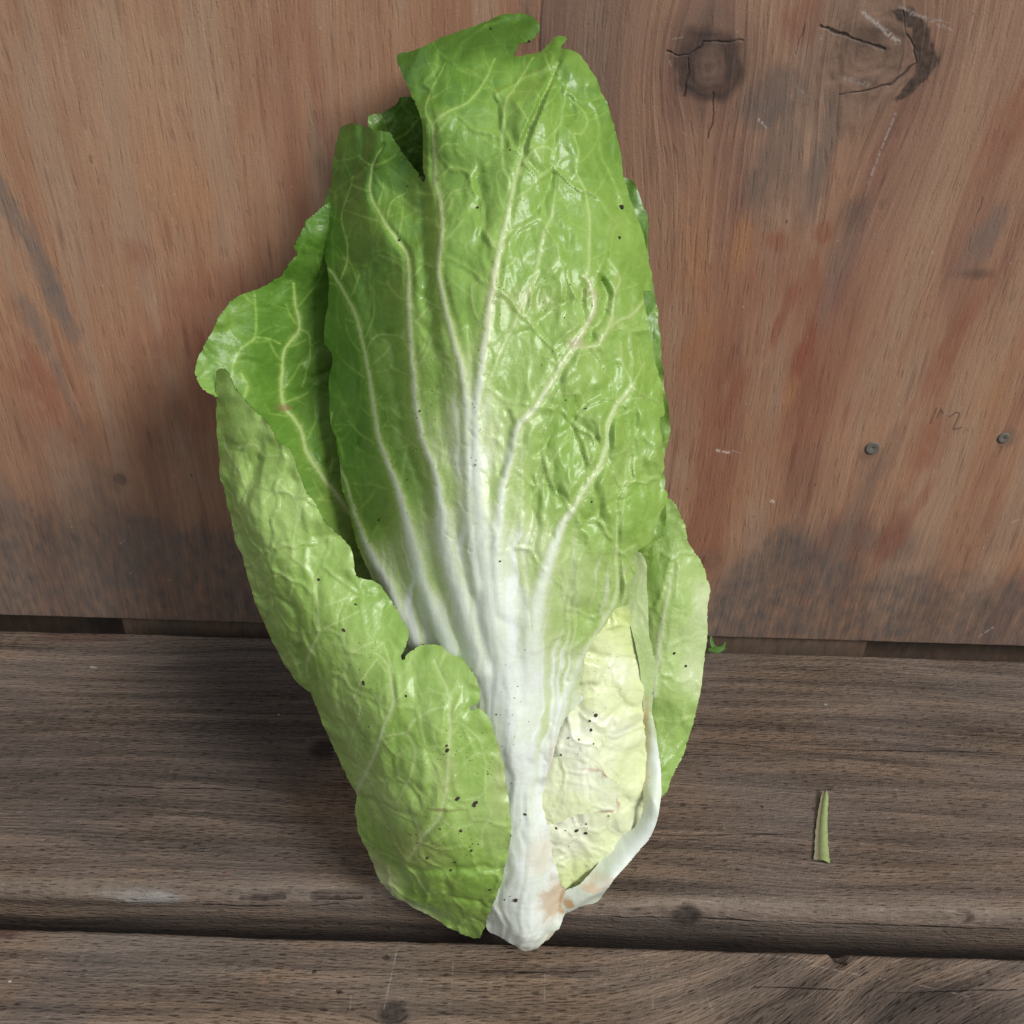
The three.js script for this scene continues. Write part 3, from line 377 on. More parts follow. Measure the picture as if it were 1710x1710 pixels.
  const scat = (list) => { const q = list.map(([x, y, p]) => [...solve(x, y), p]); return (a, b) => { let s = 0, t = 0; for (const [x, y, p] of q) { const d2 = (a - x) ** 2 + (b - y) ** 2 + 2e-5, w = 1 / (d2 * d2); s += w * p; t += w; } return s / t; }; };
  const pale = scat(S.pale), crk = S.crk ? scat(S.crk) : () => 1;
  const HGT = new Float32Array(W * H), col = new Uint8Array(W * H * 4), bmp = new Uint8Array(W * H * 4);
  const fan = S.fan ? solve(...S.fan) : null, crs = (S.creases ?? []).map(([dep, pts]) => { const l = catmull(pts, false, 3).map(([x, y, w]) => [...solve(x, y), w / 4000]); const A = l.map((q) => q[0]), Bq = l.map((q) => q[1]); return [l, [Math.min(...A) - 0.008, Math.max(...A) + 0.008, Math.min(...Bq) - 0.008, Math.max(...Bq) + 0.008], dep]; });
  const spots = (S.stainsAndShade ?? []).map(([x, y, rx, ry, c, m]) => [...solve(x, y), rx / 4000, ry / 4000, c, m]);
  for (let j = 0; j < H; j++) for (let i = 0; i < W; i++) {
    const o = j * W + i, a = a0 + (i + 0.5) * ta, b = b0 + (j + 0.5) * tb;
    let wa = a + 0.005 * fbm(a * 60 + S.seed * 9, b * 45, 3), wb = b + 0.006 * fbm(a * 60, b * 45 + S.seed * 7, 3);
    if (fan) { const da = wa - fan[0], db = wb - fan[1] + 0.06, rr = Math.hypot(da, db); wa = Math.atan2(da, db) * (0.12 + 0.35 * rr); wb = rr; }
    const w = worley(wa / S.cell[0] + S.seed * 3.7, wb / S.cell[1] + (S.shear ?? 0) * wa / S.cell[0]), e = w[1] - w[0], cid = w[2], tl = w[3];
    const w2 = worley(wa / S.cell[0] * 2.7 + 11, wb / S.cell[1] * 2.7 + S.seed), e2 = w2[1] - w2[0];
    const rgh = Math.min(1, 0.0009 / (vh[o] + 1e-6)), rag = vd[o] * (1 + rgh * 0.55 * noise(a * 1300, b * 1300) + (0.15 + 0.25 * rgh) * fbm(a * 330, b * 330, 2)), prof = vd[o] < 2 ? Math.cos(Math.min(1, vd[o] / 1.9) * Math.PI / 2) ** 2 : 0;
    const c = crk(a, b), away = sst(0.9, 3.2, vm0[o]);
    // relief: ribs, blistered blade between the net of small veins, soft wrinkles
    let h = Math.min(S.ribMax ?? 0.0009, vh[o] * 0.52) * prof * (S.rib ?? 1) + S.broad * Math.exp(-((bd[o] / 0.0062) ** 2));
    const dome = sst(0, 0.55, e) * (1.7 * cid - 0.35) + 0.16 * sst(0, 0.5, e2) * (2 * w2[2] - 0.6) + 0.25 * sst(0.05, 0, e);
    h += c * away * S.crinkle * (dome + 0.9 * (cid - 0.5) * tl) + c * S.wrinkle * (1 - Math.abs(fbm(wa * 95 + 3, wb * 40 + 0.5 * wa * 95, 2)) * 2.2) * (0.3 + 0.7 * away) + (0.00004 + 0.00024 * c) * fbm(a * 480, b * 340, 3) + 0.0001 * c * noise(a * 1300, b * 1100) + 0.00022 * c * sst(0.12, 0, e2) + 0.0004 * c * sst(0.10, 0, e);
    if (fan) h += 0.00062 * c * (1 - 2.4 * Math.abs(fbm(wa * 150 + 9, wb * 34 + wa * 40, 2))) * (0.25 + 0.75 * away) + 0.0003 * c * (1 - 2.4 * Math.abs(fbm(wa * 380 + 2, wb * 70, 2)));
    if (fan) { const q = pale(a, b); if (q > 0.6) h += 0.0008 * sst(0.55, 0.95, q) * (fbm(wa * 150, wb * 5, 2) + 0.3 * noise(wa * 700, wb * 12)); }
    const ca = a + 0.0022 * fbm(a * 140 + 5, b * 140, 2), cb = b + 0.0022 * fbm(a * 140, b * 140 + 9, 2);
    for (const [l, bx, dep] of crs) { if (a < bx[0] || a > bx[1] || b < bx[2] || b > bx[3]) continue; let m = 0; for (const [x, y, w] of l) { const d2 = ((ca - x) ** 2 + (cb - y) ** 2) / (w * w * 1.5); if (d2 < 4) m = Math.max(m, Math.exp(-d2 * 1.6)); } h -= dep * m * 0.9; }
    HGT[o] = h;
    // pigment, plus the shade held in some pale values
    let p = pale(a, b) + (S.lift ?? 0) + 0.09 * fbm(a * 60 + S.seed, b * 42, 4) + 0.05 * fbm(a * 300, b * 260, 3) + 0.04 * (cid - 0.5);
    if (fan) p += 0.20 * sst(0.42, 0.6, p) * sst(0.08, 0.4, fbm(wa * 300 + 12, wb * 5, 2));
    if (fan) p -= 0.13 * sst(0.66, 0.8, p) * sst(0.02, 0.35, fbm(wa * 170 + 2, wb * 5 + 3, 3));
    const t3 = (1 - sst(0.02, 0.11, e)) * S.tertiary * (0.5 + 0.6 * noise(a * 120, b * 120)) + (1 - sst(0.02, 0.10, e2)) * S.tertiary * 0.35;
    p = lerp(p, Math.max(p, 0.78), clamp(t3, 0, 0.6));
    const wpx = vh[o] * 8000, vm = (1 - sst(lerp(0.05, 0.25, rgh), lerp(1.75, 1.35, rgh), rag)) * vs[o]; p = lerp(p, Math.max(p, lerp(0.68, 0.95, sst(3, 17, wpx))), Math.min(1, vm) * 0.9);
    const halo = (1 - sst(0.8, 3.4, rag)) * vs[o] * 0.32; p = lerp(p, Math.max(p, 0.62), halo);
    const k = ramp(S.R, p); const gr = 1 + 0.06 * fbm(a * 900, b * 900, 2); k[0] *= gr; k[1] *= gr; k[2] *= gr;
    if (S.tan) { const m = vm * S.tan(a, b); k[0] = lerp(k[0], 0.52, m); k[1] = lerp(k[1], 0.46, m); k[2] = lerp(k[2], 0.30, m); }
    for (const [sx, sy, rx, ry, cc, m0] of spots) { const d = Math.hypot((a - sx) / rx, (b - sy) / ry) + 0.45 * fbm(a * 260, b * 260, 3) + 0.25 * noise(a * 1300, b * 1300); const m = m0 * (1 - sst(0.4, 1.05, d)); if (m > 0) { k[0] = lerp(k[0], cc[0], m); k[1] = lerp(k[1], cc[1], m); k[2] = lerp(k[2], cc[2], m); } }
    col[o * 4] = toSB(k[0]); col[o * 4 + 1] = toSB(k[1]); col[o * 4 + 2] = toSB(k[2]); col[o * 4 + 3] = 255;
    const lines = 0.6 * noise(a * 1500, b * 130) * sst(0.7, 0.95, p);
    const sm = 1 - 0.65 * sst(0.75, 0.95, p), fb = 0.5 + sm * 0.22 * fbm(a * 1100, b * 900, 3) + 0.16 * sst(0, 0.3, e2) * c + 0.18 * lines - sm * 0.12 * (1 - vm) * noise(a * 2400, b * 2000);
    bmp[o * 4] = bmp[o * 4 + 1] = bmp[o * 4 + 2] = clamp(fb, 0, 1) * 255; bmp[o * 4 + 3] = 255;
  }
  const sample = (A, a, b) => { const x = clamp((a - a0) / ta - 0.5, 0, W - 1.001), y = clamp((b - b0) / tb - 0.5, 0, H - 1.001), i = Math.floor(x), j = Math.floor(y), u = x - i, v = y - j; return lerp(lerp(A[j * W + i], A[j * W + i + 1], u), lerp(A[(j + 1) * W + i], A[(j + 1) * W + i + 1], u), v); };
  // grid clipped to the outline
  const gx = Math.ceil((a1 - a0) / S.grid), gy = Math.ceil((b1 - b0) / S.grid), VI = new Int32Array((gx + 1) * (gy + 1)).fill(-1), V = [], n = ring.length;
  const BK = 0.012, bk = new Map(), key = (i, j) => i * 1000 + j; // outline segments in buckets
  for (let k = 0; k < n; k++) { const [x0, y0] = ring[k], [x1, y1] = ring[(k + 1) % n]; for (let i = Math.floor((Math.min(x0, x1) - a0 - BK) / BK); i <= Math.floor((Math.max(x0, x1) - a0 + BK) / BK); i++) for (let j = Math.floor((Math.min(y0, y1) - b0 - BK) / BK); j <= Math.floor((Math.max(y0, y1) - b0 + BK) / BK); j++) { const q = key(i + 5, j + 5); if (!bk.has(q)) bk.set(q, []); bk.get(q).push(k); } }
  for (let j = 0; j <= gy; j++) {
    const b = b0 + j * S.grid, xs = [];
    for (let k = 0; k < n; k++) { const [x0, y0] = ring[k], [x1, y1] = ring[(k + 1) % n]; if ((y0 > b) !== (y1 > b)) xs.push(x0 + (b - y0) / (y1 - y0) * (x1 - x0)); }
    xs.sort((p, q) => p - q);
    for (let i = 0; i <= gx; i++) {
      const a = a0 + i * S.grid; let cnt = 0; for (const x of xs) if (x < a) cnt++; const inside = cnt % 2 === 1;
      let best = BK, qa = a, qb = b; const list = bk.get(key(Math.floor((a - a0) / BK) + 5, Math.floor((b - b0) / BK) + 5));
      if (list) for (const k of list) { const [x0, y0] = ring[k], [x1, y1] = ring[(k + 1) % n], dx = x1 - x0, dy = y1 - y0, t = clamp(((a - x0) * dx + (b - y0) * dy) / (dx * dx + dy * dy + 1e-18), 0, 1), ex = x0 + t * dx, ey = y0 + t * dy, d = Math.hypot(a - ex, b - ey); if (d < best) { best = d; qa = ex; qb = ey; } }
      if (inside) { VI[j * (gx + 1) + i] = V.length; V.push(best < 0.3 * S.grid ? [qa, qb, 0] : [a, b, best]); }
      else if (best < 0.72 * S.grid) { VI[j * (gx + 1) + i] = V.length; V.push([qa, qb, 0]); }
    }
  }
  const nV = V.length, pos = new Float32Array(nV * 6), uv = new Float32Array(nV * 4), tri = [], tv = [], P = new THREE.Vector3();
  const depth = (a, b, sd) => { const e = Math.exp(-sd / 0.006); let d = base(a, b) + sample(HGT, a, b) * (S.relief ?? 1); d += S.wave * e * (fbm(a * 55 + S.seed * 5, b * 55, 2) + 0.5 * noise(a * 210, b * 210)); if (S.curl) d += S.curl(a, b, e); return d; };
  const thickAt = (a, b, sd) => S.thick * (0.45 + 0.55 * sst(0, 0.004, sd)) + (S.flesh ? S.flesh(a, b) * sst(0.001, 0.009, sd) : 0);
  const keep = (P) => { if (P.z < 0.0012) P.z = 0.0012; const y0 = P.z > Z1f - 0.006 && P.z < Z2 + 0.002 ? -0.004 : 0.0004; if (P.y < y0) P.y = y0; return P; };
  for (let k = 0; k < nV; k++) { const [a, b, sd] = V[k]; keep(toWorld(a, b, depth(a, b, sd), P)).sub(HO).toArray(pos, k * 3); uv[k * 2] = (a - a0) / (a1 - a0); uv[k * 2 + 1] = (b - b0) / (b1 - b0); uv[(nV + k) * 2] = uv[k * 2]; uv[(nV + k) * 2 + 1] = uv[k * 2 + 1]; }
  const edge = new Map(); const addT = (x, y, z) => { if (x < 0 || y < 0 || z < 0) return; if (V[x][2] === 0 && V[y][2] === 0 && V[z][2] === 0 && S.trim) return; tri.push(x, y, z); for (const [p, q] of [[x, y], [y, z], [z, x]]) { const r = q * 4e6 + p; if (edge.has(r)) edge.delete(r); else edge.set(p * 4e6 + q, [p, q]); } };
  for (let j = 0; j < gy; j++) for (let i = 0; i < gx; i++) { const q = VI[j * (gx + 1) + i], r = VI[j * (gx + 1) + i + 1], s = VI[(j + 1) * (gx + 1) + i], t = VI[(j + 1) * (gx + 1) + i + 1]; if ((i + j) % 2) { addT(q, r, s); addT(r, t, s); } else { addT(q, r, t); addT(q, t, s); } }
  // front normals give the direction of the thickness
  const gf = new THREE.BufferGeometry(); gf.setAttribute('position', new THREE.BufferAttribute(pos.slice(0, nV * 3), 3)); gf.setIndex(tri); gf.computeVertexNormals(); const nf = gf.attributes.normal.array;
  for (let k = 0; k < nV; k++) { const [a, b, sd] = V[k], t = thickAt(a, b, sd); for (let c = 0; c < 3; c++) P.setComponent(c, pos[k * 3 + c] - nf[k * 3 + c] * t); P.add(HO); if (P.z < 0.0006) P.z = 0.0006; P.sub(HO).toArray(pos, (nV + k) * 3); }
  const nor = new Float32Array(nV * 6); nor.set(nf); for (let k = 0; k < nV * 3; k++) nor[nV * 3 + k] = -nf[k];
  // triangles sorted into blade, ribs; backs and rim go with the blade
  const sets = new Map([[-1, []]]);
  for (let k = 0; k < tri.length; k += 3) { const a = (V[tri[k]][0] + V[tri[k + 1]][0] + V[tri[k + 2]][0]) / 3, b = (V[tri[k]][1] + V[tri[k + 1]][1] + V[tri[k + 2]][1]) / 3, id = vid[clamp(Math.floor((b - b0) / tb), 0, H - 1) * W + clamp(Math.floor((a - a0) / ta), 0, W - 1)]; if (!sets.has(id)) sets.set(id, []); sets.get(id).push(tri[k], tri[k + 1], tri[k + 2]); sets.get(-1).push(nV + tri[k], nV + tri[k + 2], nV + tri[k + 1]); }
  for (const [p, q] of edge.values()) sets.get(-1).push(p, nV + p, q, q, nV + p, nV + q);
  const map = dataTex(col, W, H, true), bump = dataTex(bmp, W, H, false);
  const mat = new THREE.MeshPhysicalMaterial({ map, bumpMap: bump, bumpScale: 0.00032, roughness: (S.rough ?? 0.36) + 0.08, specularIntensity: S.spec ?? 1, ior: 1.45, clearcoat: S.coat ?? 0.17, clearcoatRoughness: 0.2 });
  const cut = (ix) => { const re = new Map(), p = [], nn = [], u = [], out = []; for (const k of ix) { let m = re.get(k); if (m === undefined) { m = re.size; re.set(k, m); p.push(pos[k * 3], pos[k * 3 + 1], pos[k * 3 + 2]); nn.push(nor[k * 3], nor[k * 3 + 1], nor[k * 3 + 2]); u.push(uv[k * 2], uv[k * 2 + 1]); } out.push(m); } const g = new THREE.BufferGeometry(); g.setAttribute('position', new THREE.Float32BufferAttribute(p, 3)); g.setAttribute('normal', new THREE.Float32BufferAttribute(nn, 3)); g.setAttribute('uv', new THREE.Float32BufferAttribute(u, 2)); g.setIndex(out); return g; };
  const o = mesh(S.name ?? 'leaf', cut(sets.get(-1)), mat, lettuce); if (S.label) o.userData.label = S.label;
  for (const [id, ix] of sets) if (id >= 0 && ix.length > 60) mesh(id === 0 ? 'midrib' : 'vein', cut(ix), mat, o);
  const surf = (x, y) => { const q = solve(x, y); let d = depth(q[0], q[1], 0.02), r; for (let k = 0; k < 4; k++) { r = onLeafPlane(x, y, d); d = depth(r[0], r[1], 0.02); } return toWorld(r[0], r[1], d); };
  LEAVES[S.key] = { surf, tris: tri.length * 2 / 3 }; return o;
}
const spanY = (y) => onLeafPlane(855, y, 0.01)[1]; // height on the head at an image row

// --- broad outer leaf in front, seen from its ribbed outer side
const mainSpec = {
  key: 'front', name: 'leaf', label: 'broad front leaf with a wide white midrib fanning into veins', seed: 1.3, grid: 0.00068, texel: 0.0003,
  outline: [[812, 1548], [806, 1490], [795, 1420], [778, 1320], [748, 1240], [706, 1180], [656, 1132], [632, 1085], [640, 1036], [650, 1000], [622, 962], [596, 900], [574, 810], [565, 745], [553, 700], [549, 640], [556, 596], [541, 570], [546, 520], [553, 470], [541, 424], [548, 414], [536, 405], [525, 388], [541, 342], [555, 300], [561, 240], [571, 213], [600, 212], [634, 222], [655, 228], [664, 242], [690, 280], [704, 300], [716, 322], [709, 290], [708, 250], [704, 195], [688, 160], [678, 140], [664, 94], [700, 82], [745, 60], [790, 45], [835, 26], [876, 24], [898, 38], [900, 52], [886, 70], [868, 78], [858, 98], [880, 94], [905, 84], [930, 64], [946, 68], [938, 82], [956, 90], [975, 106], [996, 140], [1016, 185], [1032, 235], [1044, 310], [1062, 360], [1076, 402], [1084, 440], [1088, 484], [1074, 490], [1080, 530], [1088, 580], [1102, 630], [1106, 660], [1110, 692], [1098, 700], [1104, 740], [1108, 780], [1100, 810], [1116, 824], [1104, 852], [1092, 880], [1088, 900], [1070, 912], [1058, 924], [1058, 950], [1048, 976], [1048, 1006], [1024, 1014], [1008, 1044], [990, 1066], [976, 1090], [974, 1118], [966, 1150], [972, 1166], [950, 1190], [934, 1216], [922, 1255], [912, 1292], [914, 1350], [920, 1400], [926, 1440], [936, 1475], [946, 1486], [944, 1520], [934, 1545], [916, 1560], [902, 1576], [880, 1583], [856, 1572], [830, 1562]],
  ctrl: [[880, 1578, -6], [875, 1560, 3], [820, 1540, -2], [940, 1500, 0], [870, 1450, 12], [850, 1250, 24], [930, 1250, 13], [790, 1300, 15], [715, 1180, 12], [642, 1070, 4], [830, 1050, 31], [700, 1075, 12], [960, 1120, 15], [1040, 1000, 12], [800, 850, 34], [600, 900, -8], [690, 900, 17], [900, 850, 31], [1000, 850, 26], [1090, 880, 10], [800, 620, 33], [690, 620, 20], [560, 640, -23], [620, 640, 0], [900, 620, 31], [1000, 620, 25], [1095, 640, 9], [850, 400, 27], [735, 400, 24], [690, 400, 11], [640, 400, 8], [545, 400, -23], [980, 400, 22], [1065, 400, 4], [860, 220, 17], [725, 220, 17], [680, 270, 2], [640, 260, 0], [570, 225, -14], [960, 220, 14], [1025, 240, 0], [940, 90, 2], [720, 140, 11], [800, 130, 11], [680, 95, 5], [780, 60, 0], [885, 40, -7], [860, 110, 5]],
  pale: [[700, 1120, 0.8], [770, 1200, 0.9], [880, 1540, 1], [880, 1400, 1], [880, 1280, 0.99], [930, 1330, 0.97], [840, 1150, 0.97], [880, 1150, 0.95], [930, 1200, 0.88], [955, 1120, 0.74], [980, 1040, 0.52], [800, 1020, 0.95], [850, 1000, 0.92], [900, 960, 0.60], [760, 1030, 0.88], [700, 1030, 0.80], [650, 960, 0.62], [720, 950, 0.62], [800, 900, 0.92], [845, 900, 0.78], [600, 850, 0.19], [650, 800, 0.23], [745, 820, 0.50], [798, 780, 0.85], [790, 690, 0.68], [785, 640, 0.5], [860, 850, 0.62], [770, 860, 0.7], [838, 800, 0.55], [900, 830, 0.42], [1000, 850, 0.42], [1060, 850, 0.40], [950, 720, 0.42], [1050, 700, 0.40], [600, 650, 0.14], [650, 620, 0.32], [720, 640, 0.40], [760, 520, 0.34], [850, 600, 0.46], [900, 560, 0.45], [950, 520, 0.45], [1040, 560, 0.44], [870, 420, 0.40], [950, 400, 0.42], [1020, 400, 0.38], [1060, 440, 0.32], [780, 380, 0.36], [700, 450, 0.26], [660, 380, 0.26], [600, 420, 0.12], [600, 280, 0.1], [650, 260, 0.14], [580, 560, 0.12], [570, 720, 0.14], [760, 250, 0.28], [900, 280, 0.38], [980, 240, 0.34], [1020, 230, 0.28], [870, 150, 0.32], [960, 130, 0.26], [930, 80, 0.2], [720, 130, 0.24], [800, 120, 0.22], [760, 80, -0.06], [850, 50, -0.06], [800, 60, -0.06], [690, 105, 0.0], [700, 190, 0.2]],  // left half set deeper green: its shade is put into the pigment
  crk: [[880, 1500, 0.05], [870, 1200, 0.05], [830, 1000, 0.1], [800, 800, 0.2], [790, 600, 0.3], [650, 850, 0.22], [620, 600, 0.25], [690, 700, 0.3], [700, 450, 0.45], [620, 380, 0.45], [640, 260, 0.5], [770, 300, 0.8], [860, 200, 1.0], [950, 250, 1.1], [1010, 300, 0.9], [900, 450, 0.9], [960, 600, 1.0], [1040, 450, 1.1], [1040, 600, 1.15], [950, 760, 1.1], [1050, 780, 1.25], [900, 880, 0.9], [1040, 920, 1.2], [980, 960, 0.8], [960, 1080, 0.5], [740, 150, 0.6], [800, 70, 0.4], [1060, 400, 0.5]],
  veins: [
    { id: 0, p: [[880, 1570, 90], [880, 1500, 96], [884, 1420, 72], [878, 1330, 58], [866, 1230, 52], [846, 1130, 50], [822, 1030, 46], [806, 930, 38], [800, 850, 28], [795, 760, 21], [794, 690, 19], [803, 627, 19], [822, 486, 15], [845, 372, 11], [860, 304, 8], [875, 247, 6], [902, 179, 4.5], [932, 110, 3]] },
    { p: [[852, 318, 6], [849, 300, 6], [839, 277, 5.5], [839, 228, 5], [845, 171, 5], [860, 148, 4], [890, 99, 2.5]] },
    { p: [[862, 302, 6], [879, 270, 5], [898, 253, 4], [917, 251, 3.5], [928, 266, 3], [927, 310, 3], [923, 350, 5], [902, 410, 6], [894, 464, 5.5], [875, 505, 6], [845, 570, 7], [822, 623, 8], [808, 670, 9]] },
    { p: [[947, 144, 2], [940, 182, 3], [932, 213, 3], [906, 247, 2.5]] },
    { p: [[955, 170, 2], [972, 185, 2.5], [980, 205, 2.5], [972, 225, 2.5], [959, 228, 3], [965, 258, 4], [961, 289, 4], [978, 323, 4.5], [985, 380, 4.5], [983, 437, 5], [980, 462, 8]] },
    { id: 1, p: [[972, 462, 6], [982, 470, 10], [990, 495, 12], [989, 524, 13], [966, 566, 13], [936, 612, 13], [907, 660, 15], [888, 687, 16], [870, 705, 17], [860, 726, 17], [853, 760, 18], [845, 790, 18], [838, 830, 20], [832, 880, 22], [828, 950, 24], [835, 1020, 26]] },
    { p: [[958, 578, 9], [975, 583, 8], [992, 576, 9], [1010, 560, 9], [1020, 535, 8], [1022, 502, 7], [1033, 474, 6], [1029, 456, 5], [1014, 434, 4]] },
    { p: [[1014, 552, 5], [1031, 538, 6], [1050, 529, 5], [1065, 517, 5], [1078, 494, 3.5]] },
    { id: 2, p: [[1057, 640, 7], [1044, 657, 11], [1028, 678, 11], [1013, 708, 11], [1012, 739, 11], [1004, 769, 12], [980, 809, 14], [958, 845, 16], [934, 885, 20], [916, 941, 22], [903, 982, 24], [895, 1020, 26], [891, 1060, 26], [888, 1115, 28], [884, 1180, 30], [882, 1260, 32]] },
    { p: [[1054, 642, 4], [1044, 620, 3.5], [1037, 602, 3.5], [1036, 572, 3]] }, { p: [[1054, 642, 4], [1066, 625, 3], [1074, 606, 3]] }, { p: [[1028, 680, 6], [1050, 667, 4], [1070, 665, 2.5]] },
    { p: [[946, 736, 3], [925, 763, 4.5], [907, 800, 5.5], [888, 830, 6.5], [879, 860, 8], [870, 906, 9], [873, 967, 10], [884, 1010, 10], [890, 1050, 10]] },
    { p: [[902, 790, 2.5], [880, 815, 3], [864, 850, 4], [853, 885, 4.5], [852, 905, 4]] },
    { id: 3, p: [[1030, 860, 5], [1028, 900, 6], [1027, 930, 9], [1029, 982, 11], [1018, 1015, 13], [1002, 1046, 14], [974, 1089, 16], [957, 1127, 18], [938, 1172, 20], [924, 1220, 20], [912, 1290, 20]] },
    { p: [[1028, 905, 5], [1036, 860, 4.5], [1044, 815, 4], [1045, 775, 3], [1050, 740, 2]] }, { p: [[1028, 935, 4], [1042, 918, 4.5], [1060, 908, 3]] }, { p: [[925, 1106, 8], [947, 1086, 7], [975, 1062, 4]] },
    { p: [[1020, 812, 3], [1055, 803, 3], [1080, 806, 2]] }, { p: [[926, 655, 5], [950, 658, 3.5], [966, 655, 3], [974, 672, 3], [962, 705, 3], [950, 735, 2]] },
    { id: 4, p: [[723, 213, 7], [727, 266, 9], [728, 304, 10], [738, 350, 11], [738, 399, 12], [733, 456, 13], [742, 505, 14], [757, 562, 15], [771, 615, 16], [779, 670, 17], [781, 740, 17], [783, 820, 18], [788, 900, 20], [800, 980, 24]] },
    { p: [[723, 213, 6], [735, 200, 6], [754, 186, 6], [780, 175, 5], [799, 152, 4], [815, 126, 3], [826, 100, 2]] }, { p: [[724, 215, 5], [712, 190, 4], [716, 165, 3], [726, 142, 3], [744, 108, 2]] }, { p: [[730, 262, 3], [745, 244, 3], [765, 243, 2]] }, { p: [[740, 350, 3], [755, 325, 3], [780, 315, 2]] },
    { id: 5, p: [[643, 247, 3], [624, 281, 5], [621, 327, 6], [643, 372, 7], [681, 429, 9], [684, 494, 13], [686, 562, 14], [691, 623, 16], [696, 683, 17], [709, 742, 17], [727, 785, 18], [736, 844, 22], [742, 902, 26], [753, 950, 28], [768, 1000, 28], [784, 1055, 28], [806, 1120, 28]] },
    { p: [[624, 281, 3], [610, 272, 3], [600, 262, 2]] }, { p: [[648, 378, 3], [655, 340, 3], [680, 322, 2.5]] }, { p: [[692, 625, 3], [704, 606, 3.5], [716, 580, 3], [722, 560, 2]] },
    { id: 6, p: [[552, 452, 6], [563, 466, 9], [592, 519, 11], [607, 572, 12], [620, 640, 14], [630, 712, 16], [642, 756, 17], [660, 800, 19], [677, 859, 22], [690, 911, 24], [704, 966, 24], [718, 1004, 24], [736, 1050, 24], [752, 1085, 24]] },
    { p: [[572, 468, 5], [580, 440, 4.5], [581, 410, 4], [571, 365, 3], [583, 323, 2.5], [590, 296, 2]] }, { p: [[614, 600, 4], [616, 580, 3.5], [632, 560, 3.5], [665, 560, 3]] },
    { id: 7, p: [[556, 690, 4], [554, 712, 6], [560, 756, 9], [578, 800, 12], [592, 853, 16], [610, 902, 20], [630, 940, 22], [650, 980, 24], [670, 1028, 24], [690, 1066, 24]] },
    { p: [[750, 840, 4], [758, 770, 3], [762, 720, 2]] },
  ],
  crinkle: 0.0023, cell: [0.0145, 0.026], broad: 0.0024, tertiary: 0.22, wave: 0.0022, shear: 0.35, rough: 0.34, wrinkle: 0.0006, net: { gap: 30, len: 95 }, fan: [850, 1480],
  creases: [[0.004, [[1006, 470, 7], [1012, 500, 9], [1004, 530, 9], [985, 566, 6]]], [0.002, [[975, 480, 5], [972, 510, 6], [978, 540, 5]]], [0.0022, [[706, 320, 8], [712, 400, 9], [716, 480, 8], [722, 560, 7]]], [0.0018, [[655, 560, 8], [664, 640, 10], [680, 730, 9], [700, 800, 7], [716, 860, 5]]], [0.0016, [[800, 290, 6], [806, 350, 8], [798, 420, 6]]], [0.0016, [[588, 600, 8], [600, 700, 10], [616, 780, 8]]], [0.0018, [[850, 690, 5], [845, 740, 7], [836, 790, 5]]], [0.0014, [[900, 760, 6], [930, 730, 7], [960, 700, 5]]], [0.0016, [[980, 870, 7], [1010, 850, 8], [1045, 830, 5]]], [0.0014, [[1060, 690, 6], [1070, 740, 7], [1074, 790, 5]]], [0.0014, [[900, 350, 5], [912, 320, 6], [920, 290, 4]]], [0.0012, [[880, 560, 6], [920, 520, 7], [950, 500, 5]]]],
  tan: (a, b) => 0.3 * Math.exp(-(((b - spanY(510)) / 0.02) ** 2)) * sst(-0.03, -0.015, a),
  flesh: (a, b) => 0.006 * sst(spanY(1250), spanY(1500), b) + 0.0015 * sst(spanY(700), spanY(1100), b),
  stainsAndShade: [[925, 1500, 26, 50, [0.56, 0.40, 0.24], 0.75], [942, 1500, 12, 40, [0.42, 0.25, 0.12], 0.8], [905, 1425, 30, 40, [0.66, 0.58, 0.44], 0.5], [917, 1290, 4, 90, [0.50, 0.38, 0.24], 0.5], [985, 490, 14, 9, [0.30, 0.26, 0.10], 0.35], [870, 500, 60, 20, [0.30, 0.30, 0.12], 0.25], [962, 574, 16, 10, [0.42, 0.34, 0.22], 0.5]],
};
